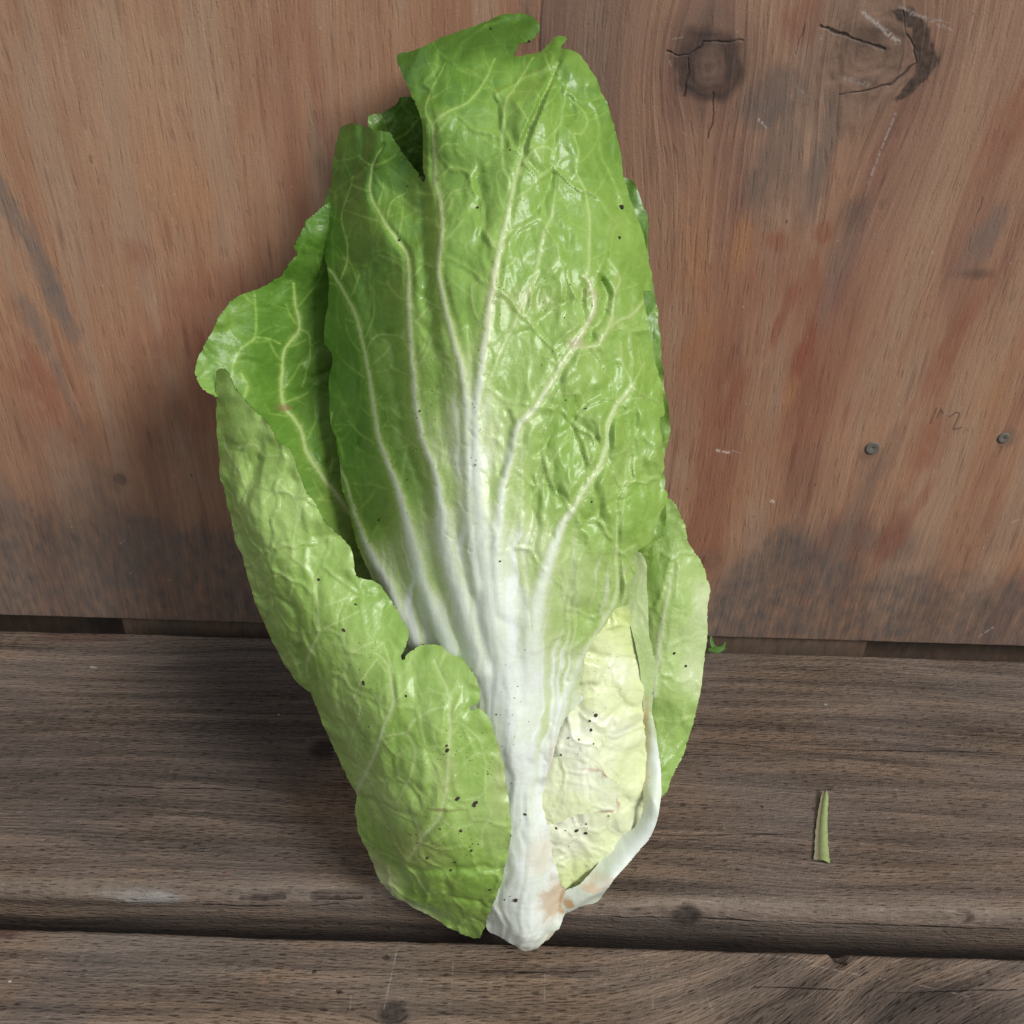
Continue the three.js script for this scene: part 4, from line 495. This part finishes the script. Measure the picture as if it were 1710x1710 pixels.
// --- outer leaf folded round the front left
const foldSpec = {
  key: 'fold', lift: 0.03, netTone: 1.45, label: 'blistered outer leaf folded round the base, its edge torn', seed: 2.7, grid: 0.0007,
  outline: [[362, 622], [378, 620], [388, 640], [400, 656], [414, 674], [440, 698], [468, 736], [486, 752], [500, 788], [510, 818], [530, 850], [548, 872], [564, 890], [586, 916], [592, 940], [598, 962], [632, 976], [660, 1010], [674, 1036], [682, 1054], [678, 1080], [664, 1106], [672, 1100], [684, 1088], [700, 1080], [722, 1077], [762, 1082], [772, 1098], [792, 1126], [800, 1152], [800, 1170], [780, 1186], [806, 1184], [822, 1212], [838, 1262], [848, 1320], [854, 1380], [846, 1432], [834, 1480], [816, 1526], [798, 1564], [755, 1550], [700, 1520], [655, 1492], [628, 1456], [606, 1404], [594, 1356], [596, 1322], [576, 1288], [556, 1240], [540, 1200], [520, 1164], [492, 1130], [466, 1092], [446, 1052], [432, 1012], [418, 972], [406, 930], [392, 892], [382, 850], [374, 806], [366, 760], [362, 700], [360, 660]],
  ctrl: [[370, 630, 2], [400, 700, 6], [366, 760, -6], [470, 780, 12], [420, 850, 10], [382, 850, -5], [500, 860, 15], [560, 905, 13], [410, 940, -6], [470, 960, 13], [560, 1000, 18], [600, 965, 16], [440, 1030, -10], [500, 1050, 10], [660, 1030, 16], [600, 1060, 21], [500, 1140, -12], [560, 1150, 14], [640, 1130, 25], [740, 1090, 23], [560, 1250, -13], [610, 1230, 16], [700, 1200, 30], [790, 1150, 29], [800, 1190, 29], [820, 1230, 28], [595, 1350, -12], [640, 1330, 14], [720, 1320, 29], [850, 1340, 26], [610, 1420, -12], [680, 1420, 14], [770, 1420, 24], [845, 1430, 21], [660, 1495, -12], [740, 1490, 9], [820, 1510, 11], [720, 1530, -12], [795, 1560, -8]],
  pale: [[370, 640, 0.4], [400, 760, 0.42], [470, 800, 0.46], [420, 900, 0.45], [500, 900, 0.46], [540, 980, 0.42], [620, 1000, 0.36], [480, 1000, 0.42], [560, 1080, 0.44], [640, 1060, 0.38], [600, 1200, 0.44], [680, 1180, 0.42], [760, 1140, 0.40], [620, 1320, 0.46], [720, 1280, 0.42], [800, 1240, 0.44], [840, 1380, 0.5], [760, 1400, 0.42], [660, 1420, 0.36], [700, 1500, 0.34], [780, 1500, 0.36], [780, 1550, 0.42], [690, 1520, 0.7], [640, 1470, 0.62]],
  veins: [
    { id: 0, p: [[590, 1345, 11], [597, 1318, 11], [621, 1270, 10], [640, 1215, 9], [656, 1174, 9], [654, 1139, 7], [649, 1108, 5], [630, 1090, 3]] },
    { id: 1, p: [[684, 1429, 7], [707, 1393, 8], [734, 1362, 8], [746, 1308, 8], [750, 1245, 7], [752, 1194, 7], [746, 1148, 5], [725, 1102, 3]] },
    { p: [[641, 1228, 4], [655, 1226, 4], [679, 1222, 4], [690, 1204, 4], [716, 1186, 3], [740, 1178, 3]] }, { p: [[680, 1224, 4], [694, 1258, 4], [684, 1297, 3.5], [664, 1336, 3]] },
    { p: [[630, 1099, 3], [612, 1124, 3.5], [591, 1163, 4], [603, 1180, 4], [594, 1210, 4], [584, 1250, 3]] }, { p: [[603, 1180, 3], [622, 1190, 3], [632, 1206, 3]] }, { p: [[591, 1163, 3], [570, 1172, 3], [556, 1190, 2]] },
    { p: [[494, 880, 3], [491, 929, 4], [516, 950, 4], [527, 987, 4], [533, 1051, 4], [520, 1085, 6], [512, 1115, 7], [522, 1150, 4]] }, { p: [[440, 976, 3], [455, 962, 3], [478, 962, 3], [490, 975, 3], [482, 1004, 2.5]] }, { p: [[452, 794, 3], [475, 815, 3.5], [490, 829, 4], [500, 860, 3], [494, 880, 3]] },
    { p: [[373, 730, 3], [379, 750, 4], [402, 785, 4], [410, 815, 2]] }, { p: [[398, 748, 3], [425, 742, 3], [440, 760, 2], [470, 760, 2]] }, { p: [[385, 860, 4], [395, 900, 5], [412, 930, 3]] }, { p: [[440, 840, 2], [455, 822, 3], [470, 818, 3]] },
    { p: [[540, 1050, 3], [570, 1035, 3], [600, 1020, 2.5]] }, { p: [[545, 1010, 2.5], [575, 1000, 3], [600, 996, 2]] }, { p: [[655, 1110, 3], [640, 1075, 3], [622, 1072, 3], [590, 1088, 3]] },
    { p: [[812, 1270, 2], [811, 1331, 3], [820, 1357, 3], [807, 1383, 3], [804, 1416, 2.5]] }, { p: [[748, 1330, 3], [775, 1335, 3], [800, 1330, 3]] }, { p: [[748, 1262, 3], [730, 1240, 3], [725, 1220, 2]] }, { p: [[735, 1360, 3], [760, 1380, 3], [790, 1376, 3]] }, { p: [[707, 1393, 3], [690, 1360, 3], [690, 1330, 3]] },
    { p: [[750, 1200, 2.5], [775, 1210, 3], [800, 1235, 2.5], [810, 1270, 2]] },
  ],
  crk: [[370, 650, 0.4], [420, 800, 1.1], [480, 900, 1.3], [560, 950, 1.0], [460, 1000, 1.2], [640, 1040, 0.5], [560, 1120, 1.0], [680, 1180, 0.8], [780, 1130, 0.45], [600, 1280, 1.2], [720, 1300, 0.9], [830, 1300, 0.4], [700, 1420, 0.9], [780, 1480, 0.8], [640, 1440, 1.1]],
  crinkle: 0.0012, cell: [0.0135, 0.0165], broad: 0.001, tertiary: 0.24, wave: 0.003, rough: 0.34, wrinkle: 0.0006, net: { gap: 34, len: 75 },
  creases: [[0.003, [[498, 1080, 7], [508, 1120, 8], [520, 1160, 6]]], [0.002, [[430, 770, 6], [420, 800, 8], [412, 830, 6]]], [0.002, [[600, 1330, 8], [626, 1340, 8], [640, 1370, 6]]], [0.0016, [[470, 1000, 6], [490, 1020, 7], [496, 1060, 6]]], [0.0015, [[690, 1450, 8], [730, 1455, 9], [790, 1450, 8], [835, 1452, 6]]], [0.0016, [[740, 1475, 8], [755, 1500, 9], [800, 1508, 6]]]],
  stainsAndShade: [[690, 1415, 70, 40, [0.30, 0.27, 0.12], 0.35], [745, 1290, 26, 40, [0.32, 0.33, 0.13], 0.3], [640, 1460, 30, 50, [0.32, 0.24, 0.14], 0.3], [835, 1300, 14, 80, [0.42, 0.42, 0.20], 0.35], [737, 1350, 30, 3, [0.14, 0.06, 0.03], 0.5]],
};
// --- dark hollow leaf behind the fold, seen from inside
const hollowSpec = {
  key: 'hollow', label: 'dark green hollow leaf at the side, glossy and yellow at its rim', seed: 4.1,
  outline: [[325, 618], [336, 590], [345, 570], [362, 542], [382, 508], [404, 494], [430, 482], [468, 460], [490, 432], [500, 425], [490, 412], [505, 385], [522, 362], [545, 340], [600, 330], [640, 420], [650, 600], [650, 780], [650, 960], [640, 1010], [600, 1020], [560, 970], [520, 880], [480, 800], [440, 730], [410, 690], [380, 665], [362, 662], [340, 650]],
  ctrl: [[330, 618, -2], [365, 655, -2], [390, 510, -8], [400, 600, -9], [430, 680, -10], [470, 560, -22], [490, 430, -18], [520, 370, -18], [540, 500, -34], [540, 650, -40], [600, 500, -36], [640, 700, -46], [510, 780, -20], [600, 850, -30], [560, 930, -14], [470, 670, -22], [620, 940, -25], [620, 1010, -10]],
  pale: [[330, 618, 0.34], [350, 560, 0.28], [400, 500, 0.24], [380, 620, 0.28], [440, 520, 0.16], [470, 600, 0.14], [430, 660, 0.24], [520, 480, 0.12], [530, 650, 0.14], [540, 760, 0.2], [510, 780, 0.26], [560, 860, 0.3], [500, 400, 0.12], [620, 700, 0.2]],  // inside kept deeper green than the rim, shade painted into the pigment
  veins: [{ id: 0, p: [[490, 473, 4], [492, 505, 5], [499, 549, 6], [475, 584, 7], [470, 625, 7], [472, 674, 8], [499, 712, 9], [516, 762, 10], [563, 829, 11], [600, 880, 12]] }, { p: [[426, 490, 2.5], [428, 530, 3], [426, 563, 4], [404, 584, 4], [392, 606, 4], [388, 630, 3]] }, { p: [[426, 563, 3], [450, 566, 3], [468, 574, 3]] }, { p: [[475, 672, 4], [500, 664, 3], [515, 655, 2]] }, { p: [[404, 625, 5], [414, 645, 6], [408, 668, 5]] }, { p: [[499, 549, 3], [515, 560, 2.5], [518, 600, 2.5], [505, 645, 2]] }],
  crinkle: 0.0013, cell: [0.0085, 0.010], broad: -0.001, tertiary: 0.12, wave: 0.002, rib: 0.6, rough: 0.38, coat: 0.08, net: { gap: 36, len: 70 },
  stainsAndShade: [[474, 680, 14, 7, [0.25, 0.12, 0.08], 0.6]],
};
const tuckSpec = { key: 'tuck', label: 'small dark leaf end tucked behind the front leaf', seed: 5.5,
  outline: [[616, 194], [640, 186], [662, 176], [672, 164], [690, 162], [720, 170], [740, 240], [740, 330], [700, 340], [680, 300], [650, 260], [640, 230], [618, 216]],
  ctrl: [[620, 205, -8], [690, 170, -11], [700, 230, -16], [690, 300, -22], [735, 330, -20], [650, 235, -12]],
  pale: [[620, 205, 0.2], [680, 180, 0.14], [690, 240, 0.1], [700, 310, 0.05]], veins: [{ p: [[650, 240, 3], [680, 222, 3], [700, 200, 2]] }], crinkle: 0.001, cell: [0.008, 0.01] };
// --- leaves of the far side
const backSpec = { key: 'back', label: 'leaf at the back whose edge shows past the front leaf', seed: 6.2, grid: 0.0011, texel: 0.0005,
  outline: [[1040, 296], [1060, 306], [1072, 340], [1083, 374], [1080, 420], [1098, 520], [1108, 640], [1116, 700], [1121, 716], [1114, 744], [1104, 780], [1110, 812], [1100, 900], [1000, 960], [900, 900], [860, 600], [900, 360], [980, 290]],
  ctrl: [[1060, 310, -18], [1083, 380, -18], [1100, 560, -8], [1120, 720, -4], [1100, 860, -6], [950, 500, -10], [950, 850, -5], [900, 400, -20], [1000, 300, -20]],
  pale: [[1060, 330, 0.14], [1083, 380, 0.2], [1115, 730, 0.36], [1105, 790, 0.34], [1100, 880, 0.34], [950, 600, 0.3]], veins: [{ p: [[1080, 770, 3], [1100, 745, 3], [1115, 735, 2]] }], crinkle: 0.0012, wave: 0.003 };
const sideSpec = { key: 'side', lift: 0.06, label: 'pale smooth outer leaf standing out behind the heart', seed: 7.4, grid: 0.0008,
  outline: [[1096, 846], [1112, 834], [1126, 838], [1140, 872], [1152, 908], [1170, 936], [1180, 966], [1184, 982], [1180, 1040], [1178, 1090], [1170, 1150], [1158, 1200], [1146, 1244], [1128, 1290], [1112, 1322], [1102, 1334], [1080, 1330], [1040, 1290], [1020, 1150], [1030, 980], [1056, 900]],
  ctrl: [[1112, 840, -8], [1184, 980, -16], [1178, 1100, -17], [1146, 1240, -15], [1104, 1330, -9], [1110, 1000, -9], [1110, 1150, -9], [1060, 900, -10], [1040, 1050, -14], [1040, 1250, -14], [1090, 1290, -9], [1150, 1020, -10], [1150, 1150, -11]],
  pale: [[1115, 850, 0.38], [1150, 940, 0.46], [1182, 1000, 0.68], [1170, 1120, 0.62], [1130, 1000, 0.44], [1110, 1100, 0.52], [1140, 1200, 0.42], [1110, 1280, 0.36], [1130, 1270, 0.4], [1090, 930, 0.36], [1060, 1100, 0.5]],
  veins: [{ id: 0, p: [[1123, 940, 6], [1116, 985, 10], [1104, 1042, 13], [1096, 1100, 15], [1090, 1160, 16]] }, { p: [[1128, 980, 3], [1140, 1000, 3.5], [1138, 1030, 4], [1126, 1050, 4]] }, { p: [[1098, 1130, 5], [1120, 1150, 4], [1140, 1160, 3], [1142, 1190, 3], [1128, 1215, 3]] }, { p: [[1104, 890, 3], [1100, 930, 3], [1104, 970, 2]] }, { p: [[1128, 1215, 3], [1112, 1230, 3], [1105, 1262, 3]] }],
  crinkle: 0.0005, broad: 0.0014, cell: [0.012, 0.014], tertiary: 0.16, net: { gap: 40, len: 70 }, wave: 0.0012, rough: 0.4 };
// --- pale heart of the head and the leaf stub that clasps it
const heartSpec = { key: 'heart', lift: 0.17, name: 'heart_leaf', label: 'pale yellow inner leaf at the heart, specked with soil', seed: 8.8, R: HEART, grid: 0.0007,
  outline: [[1000, 1000], [1030, 1006], [1046, 1014], [1058, 1040], [1068, 1072], [1076, 1104], [1082, 1140], [1086, 1190], [1090, 1250], [1088, 1310], [1086, 1350], [1076, 1384], [1056, 1406], [1034, 1434], [1010, 1462], [984, 1490], [950, 1514], [920, 1506], [880, 1440], [860, 1300], [900, 1150], [950, 1060]],
  ctrl: [[1040, 1015, 4], [1064, 1100, 1], [1078, 1220, -2], [1068, 1350, -2.5], [1000, 1446, -2], [948, 1502, -3], [1088, 1250, -5], [1056, 1406, -5], [990, 1120, 10], [1000, 1250, 11], [960, 1350, 10], [940, 1440, 5], [880, 1300, 10], [920, 1150, 11], [1030, 1180, 7], [1030, 1320, 5]],
  pale: [[1040, 1020, 0.42], [1050, 1080, 0.45], [1010, 1080, 0.52], [1000, 1150, 0.62], [1060, 1160, 0.52], [960, 1220, 0.76], [1020, 1240, 0.66], [1060, 1260, 0.6], [950, 1300, 0.8], [1050, 1330, 0.6], [960, 1400, 0.72], [1010, 1400, 0.66], [960, 1470, 0.55], [1030, 1110, 0.7]],
  veins: [{ p: [[1046, 1110, 10], [1036, 1160, 12], [1014, 1190, 10], [985, 1205, 5]], s: 0.6 }, { p: [[1030, 1020, 3], [1044, 1050, 3], [1052, 1075, 3]] }, { p: [[940, 1230, 4], [975, 1215, 4], [1020, 1195, 3]], s: 0.6 }, { p: [[950, 1480, 4], [990, 1430, 4], [1040, 1385, 3]], s: 0.6 }, { p: [[930, 1460, 4], [970, 1410, 4], [1000, 1380, 3]], s: 0.6 }, { p: [[965, 1150, 3], [960, 1190, 4], [935, 1240, 4]], s: 0.5 }],
  crinkle: 0.0016, cell: [0.016, 0.010], shear: 0.6, broad: 0, tertiary: 0.2, wrinkle: 0.0012, net: { gap: 30, len: 60 }, wave: 0.001, rough: 0.30 };
const scrapSpec = { key: 'scrap', name: 'leaf_remnant', label: 'torn pale leaf remnant with a browned edge', seed: 9.3, R: HEART, grid: 0.0006, thick: 0.0004,
  outline: [[890, 1272], [930, 1262], [952, 1266], [980, 1276], [1006, 1286], [1016, 1298], [1032, 1310], [1030, 1330], [1036, 1352], [1000, 1354], [960, 1362], [930, 1372], [890, 1370]],
  ctrl: [[900, 1275, 12], [1000, 1285, 13.5], [1034, 1330, 10], [1030, 1352, 9.5], [960, 1360, 13.5], [900, 1365, 12.5], [960, 1310, 14.5]],
  pale: [[920, 1290, 0.82], [980, 1300, 0.9], [1020, 1330, 0.84], [960, 1350, 0.76]], veins: [{ p: [[920, 1300, 4], [980, 1310, 5], [1028, 1330, 3]], s: 0.4 }], crinkle: 0.0003, broad: 0, tertiary: 0.1, wave: 0.0006,
  stainsAndShade: [[1000, 1284, 30, 5, [0.48, 0.28, 0.20], 0.55], [1012, 1292, 8, 6, [0.30, 0.10, 0.06], 0.7], [1033, 1335, 4, 24, [0.45, 0.25, 0.18], 0.6], [1020, 1353, 22, 3, [0.40, 0.20, 0.14], 0.6]] };
const claspSpec = { key: 'clasp', label: 'narrow white leaf stub clasping the heart, browned at the cut', seed: 10.1, grid: 0.0006, thick: 0.0011, ruffle: 0.5,
  outline: [[1060, 922], [1072, 926], [1080, 944], [1079, 975], [1082, 1010], [1084, 1060], [1090, 1090], [1096, 1110], [1092, 1150], [1090, 1190], [1096, 1230], [1101, 1280], [1103, 1326], [1098, 1362], [1084, 1396], [1066, 1418], [1048, 1440], [1022, 1468], [1004, 1498], [992, 1508], [972, 1512], [948, 1524], [916, 1540], [900, 1510], [940, 1488], [970, 1474], [1000, 1440], [1024, 1404], [1052, 1384], [1070, 1356], [1074, 1310], [1076, 1250], [1074, 1180], [1066, 1100], [1054, 1050], [1034, 1000], [1036, 940]],
  ctrl: [[1070, 926, 6], [1082, 1020, 2], [1060, 1060, 3], [1094, 1120, 2], [1092, 1200, 2], [1074, 1200, 1], [1102, 1320, 1], [1086, 1330, 3.5], [1074, 1320, -1], [1080, 1390, 2], [1054, 1386, -1], [1020, 1460, 4], [1006, 1440, 0], [950, 1506, 0], [910, 1525, -5], [1004, 1500, -4], [985, 1490, 3]],
  pale: [[1066, 935, 0.7], [1070, 1000, 0.68], [1078, 1080, 0.64], [1090, 1120, 0.66], [1082, 1200, 0.72], [1094, 1280, 0.95], [1080, 1330, 0.92], [1094, 1350, 0.98], [1070, 1400, 0.97], [1030, 1450, 0.97], [980, 1495, 0.95]],
  ribMax: 0.004, rib: 1.5, veins: [{ p: [[1086, 1200, 14], [1090, 1250, 22], [1094, 1300, 30], [1087, 1356, 34], [1052, 1414, 36], [1004, 1474, 34], [956, 1507, 30], [915, 1525, 24]], s: 0.9 }], crk: [[1070, 1000, 0.4], [1080, 1300, 0.1]], crinkle: 0.0004, broad: 0, tertiary: 0.08, wave: 0.0008,
  stainsAndShade: [[1078, 1200, 5, 40, [0.52, 0.33, 0.12], 0.6], [1078, 1270, 6, 60, [0.50, 0.32, 0.13], 0.5], [988, 1480, 22, 9, [0.66, 0.38, 0.20], 0.6], [950, 1506, 10, 12, [0.50, 0.26, 0.07], 0.8], [1000, 1465, 30, 12, [0.66, 0.54, 0.38], 0.5]] };
for (const s of [backSpec, tuckSpec, hollowSpec, sideSpec, heartSpec, scrapSpec, claspSpec, mainSpec, foldSpec]) leaf(s);
{ // solid core and stump inside the wrapped leaves, standing on the planks
  const core = mesh('heart_core', new THREE.SphereGeometry(1, 40, 56), new THREE.MeshStandardMaterial({ color: new THREE.Color().setRGB(0.42, 0.52, 0.16), roughness: 0.6 }), lettuce);
  const p = core.geometry.attributes.position, q = new THREE.Vector3(), ax = onLeafPlane(880, 1120, -0.03);
  for (let i = 0; i < p.count; i++) { q.fromBufferAttribute(p, i); const t = q.y, w = t < 0 ? 1 : 1 - 0.25 * t, f = 1 + 0.06 * fbm(q.x * 4 + t * 2, q.z * 4 + t * 3, 3); toWorld(ax[0] + q.x * 0.036 * w * f - 0.004 * t, ax[1] + t * 0.098, -0.030 + q.z * 0.030 * w * f, q); if (q.z < 0.008) q.z = 0.008; if (q.y < 0.002) q.y = 0.002; q.sub(HO); p.setXYZ(i, q.x, q.y, q.z); }
  core.geometry.computeVertexNormals();
  const b = onLeafPlane(880, 1535, -0.006), stump = mesh('stem', new THREE.SphereGeometry(1, 36, 28), new THREE.MeshStandardMaterial({ color: new THREE.Color().setRGB(0.62, 0.56, 0.42), roughness: 0.6 }), lettuce), s = stump.geometry.attributes.position;
  for (let i = 0; i < s.count; i++) { q.fromBufferAttribute(s, i); const f = 1 + 0.08 * fbm(q.x * 3, q.z * 3 + q.y * 2, 3); toWorld(b[0] + q.x * 0.0135 * f, b[1] + q.y * 0.016 * f + 0.002, -0.013 + q.z * 0.010 * f, q); if (q.y < -0.0003) q.y = -0.0003; q.sub(HO); s.setXYZ(i, q.x, q.y, q.z); }
  stump.geometry.computeVertexNormals();
}
{ // crumbs of soil on the leaves
  const R = rng(31), list = [], C = (k, x, y, s) => list.push([k, x, y, s]);
  for (const [k, x, y, s] of [['front', 861, 1503, 9], ['front', 843, 1502, 4], ['front', 852, 1496, 2.5], ['front', 877, 1360, 5], ['front', 829, 1193, 3], ['front', 835, 937, 3.5], ['front', 1038, 346, 9], ['front', 1034, 397, 5], ['front', 797, 347, 4], ['front', 681, 311, 4], ['front', 667, 401, 4], ['front', 852, 250, 3], ['front', 820, 48, 4], ['front', 884, 69, 5], ['front', 633, 868, 4], ['front', 701, 686, 3], ['front', 988, 838, 4], ['front', 978, 682, 3], ['fold', 574, 1052, 5], ['fold', 594, 1009, 4], ['fold', 532, 968, 6], ['fold', 795, 1340, 7], ['fold', 792, 1344, 6], ['fold', 764, 1333, 7], ['fold', 714, 1432, 7], ['fold', 753, 1453, 5], ['fold', 760, 1440, 5], ['fold', 769, 1387, 5], ['fold', 735, 1384, 4], ['fold', 787, 1420, 5], ['fold', 818, 1485, 5], ['fold', 718, 1509, 4], ['fold', 747, 1253, 7], ['fold', 607, 1140, 6], ['fold', 746, 1245, 6], ['fold', 678, 1162, 4], ['fold', 616, 1213, 4], ['heart', 995, 1194, 7], ['heart', 985, 1204, 5], ['heart', 987, 1219, 5], ['heart', 937, 1260, 4], ['heart', 963, 1387, 7], ['heart', 978, 1391, 5], ['heart', 957, 1345, 5], ['heart', 930, 1331, 5], ['heart', 921, 1322, 5], ['heart', 927, 1301, 4], ['heart', 979, 1376, 4], ['heart', 949, 1232, 3], ['heart', 967, 1235, 3], ['heart', 991, 1242, 3], ['heart', 929, 1383, 4], ['heart', 1016, 1362, 4], ['side', 1126, 1091, 5], ['side', 1145, 1112, 5]]) C(k, x, y, s);
  const scatter = (k, n, x, y, w, h) => { for (let i = 0; i < n; i++) C(k, x + (R() + R() - 1) * w, y + (R() + R() - 1) * h, 1.2 + 2.4 * R() * R() * R()); };
  scatter('fold', 34, 730, 1410, 80, 50); scatter('fold', 14, 655, 1420, 50, 40); scatter('fold', 16, 750, 1270, 70, 80); scatter('fold', 22, 610, 1120, 50, 60); scatter('fold', 14, 820, 1300, 20, 70); scatter('heart', 26, 960, 1330, 40, 120); scatter('heart', 14, 1010, 1120, 40, 80); scatter('front', 18, 960, 500, 70, 40); scatter('front', 12, 795, 700, 14, 130); scatter('front', 8, 925, 620, 50, 50); scatter('front', 26, 700, 700, 100, 250); scatter('front', 14, 850, 1200, 40, 150); scatter('front', 10, 830, 480, 12, 60);
  const gs = [0, 1, 2].map((k) => { const g = new THREE.IcosahedronGeometry(1, 1), p = g.attributes.position; for (let i = 0; i < p.count; i++) { const x = p.getX(i), y = p.getY(i), z = p.getZ(i), f = 1 + 0.5 * fbm(x * 1.3 + k * 7, y * 1.3 + z * 1.7, 2); p.setXYZ(i, x * f, y * f, z * f); } g.computeVertexNormals(); g.deleteAttribute('uv'); return g; });
  const all = [], M = new THREE.Matrix4(), Q = new THREE.Quaternion(), E = new THREE.Euler();
  for (const [k, x, y, s] of list) { const p = LEAVES[k].surf(x, y).addScaledVector(HN, 0.0001).sub(HO), r = s / 2 / 5000; Q.setFromEuler(E.set(R() * 6, R() * 6, R() * 6)); M.compose(p, Q, new THREE.Vector3(r * (0.8 + R() * 0.8), r * (0.6 + 0.5 * R()), r * (0.6 + 0.5 * R()))); all.push(gs[Math.floor(R() * 3)].clone().applyMatrix4(M)); }
  const o = mesh('soil_crumbs', mergeGeometries(all), new THREE.MeshStandardMaterial({ color: new THREE.Color().setRGB(0.045, 0.030, 0.019), roughness: 0.9 }), lettuce); o.userData.kind = 'stuff';
}
// ------------------------------------------------------------------ cut blade of grass and a scrap of leaf on the bench
{
  const p0 = onBench(1372, 1441), p1 = onBench(1380, 1326), n = 40, pos = [], idx = [], colr = [], L = new THREE.Vector3().subVectors(p1, p0), T = new THREE.Vector3(-L.z, 0, L.x).normalize().negate();
  const rows = [-1, -0.55, 0.05, 0.35, 0.5, 1];
  for (let s = 0; s < 2; s++) for (let i = 0; i <= n; i++) { const t = i / n, w = 0.0032 * (1 - 0.55 * t) * (t > 0.94 ? Math.sqrt((1 - t) / 0.06) * 0.9 + 0.1 : 1); rows.forEach((r, k) => { const fold = [0.0004, 0.0012, 0.0016, 0.0006, 0.0012, 0.0003][k]; const q = new THREE.Vector3().copy(p0).addScaledVector(L, t + (k === 0 && t > 0.85 ? -0.04 * (t - 0.85) / 0.15 : 0) + (i === 0 ? 0.006 * noise(k * 3.3, 1) : 0)).addScaledVector(T, r * w * (1 + 0.18 * noise(t * 14 + k * 2.2, 4)) + 0.0011 * Math.sin(t * 2.6)); pos.push(q.x, 0.0006 + fold * (1 - 0.3 * t) + 0.0012 * t * t * t - s * 0.0004, q.z); const f = 1 + 0.25 * noise(k * 2.7, t * 18); const c = k >= 3 && k <= 4 ? [0.20, 0.18, 0.09] : k === 5 ? [0.40, 0.40, 0.26] : k === 1 ? [0.30, 0.36, 0.15] : [0.25, 0.32, 0.115]; colr.push(c[0] * f, c[1] * f, c[2] * f); }); }
  const m = rows.length, half = (n + 1) * m; for (let i = 0; i < n; i++) for (let k = 0; k + 1 < m; k++) { const a = i * m + k, b = a + m; idx.push(a, a + 1, b, b, a + 1, b + 1); idx.push(half + a, half + b, half + a + 1, half + b, half + b + 1, half + a + 1); }
  for (let i = 0; i < n; i++) for (const k of [0, m - 1]) { const a = i * m + k, b = a + m; idx.push(a, b, half + a, b, half + b, half + a); }
  const g = new THREE.BufferGeometry(); g.setAttribute('position', new THREE.Float32BufferAttribute(pos, 3)); g.setAttribute('color', new THREE.Float32BufferAttribute(colr, 3)); g.setIndex(idx); g.computeVertexNormals();
  const o = mesh('grass_blade', g, new THREE.MeshStandardMaterial({ vertexColors: true, roughness: 0.55 }), scene); o.userData = { label: 'short cut piece of pale green grass blade lying alone on the bench plank', category: 'grass blade' };
}
{
  const c = onBench(1196, 1083), gs = [], strip = (pts, w, lean) => { const cv = new THREE.CatmullRomCurve3(pts.map(([x, y, z]) => new THREE.Vector3(c.x + x, y, c.z + z))), n = 24, pos = [], idx = []; for (let s = 0; s < 2; s++) for (let i = 0; i <= n; i++) { const t = i / n, p = cv.getPoint(t), tan = cv.getTangent(t), sd = new THREE.Vector3(lean, 0.35, 1).cross(tan).normalize(), ww = w * Math.sin(Math.PI * (0.12 + 0.8 * t)) * (1 + 0.3 * noise(t * 9, w * 900)); for (const k of [-1, 0, 1]) { pos.push(p.x + sd.x * k * ww, p.y + sd.y * k * ww + (k ? 0.0004 : 0) - s * 0.0003, p.z + sd.z * k * ww); } }
    const h = (n + 1) * 3; for (let i = 0; i < n; i++) for (let k = 0; k < 2; k++) { const a = i * 3 + k, b = a + 3; idx.push(a, b, a + 1, b, b + 1, a + 1, h + a, h + a + 1, h + b, h + b, h + a + 1, h + b + 1); } for (let i = 0; i < n; i++) for (const k of [0, 2]) { const a = i * 3 + k, b = a + 3; idx.push(a, h + a, b, b, h + a, h + b); }
    const g = new THREE.BufferGeometry(); g.setAttribute('position', new THREE.Float32BufferAttribute(pos, 3)); g.setIndex(idx); g.computeVertexNormals(); gs.push(g); };
  strip([[-0.0035, 0.0075, -0.001], [-0.003, 0.004, 0.0005], [-0.0005, 0.0012, 0.0015], [0.003, 0.0016, 0.001], [0.0042, 0.0045, 0]], 0.0011, 0.3);
  strip([[-0.0045, 0.0006, 0.002], [0, 0.0009, 0.0025], [0.0042, 0.0018, 0.0015]], 0.0016, 0);
  const o = mesh('leaf_scrap', mergeGeometries(gs), new THREE.MeshStandardMaterial({ color: new THREE.Color().setRGB(0.085, 0.19, 0.03), roughness: 0.5 }), scene); o.userData = { label: 'tiny curled green leaf scrap lying by the gap under the board', category: 'leaf scrap' };
}
renderer.render(scene, camera);
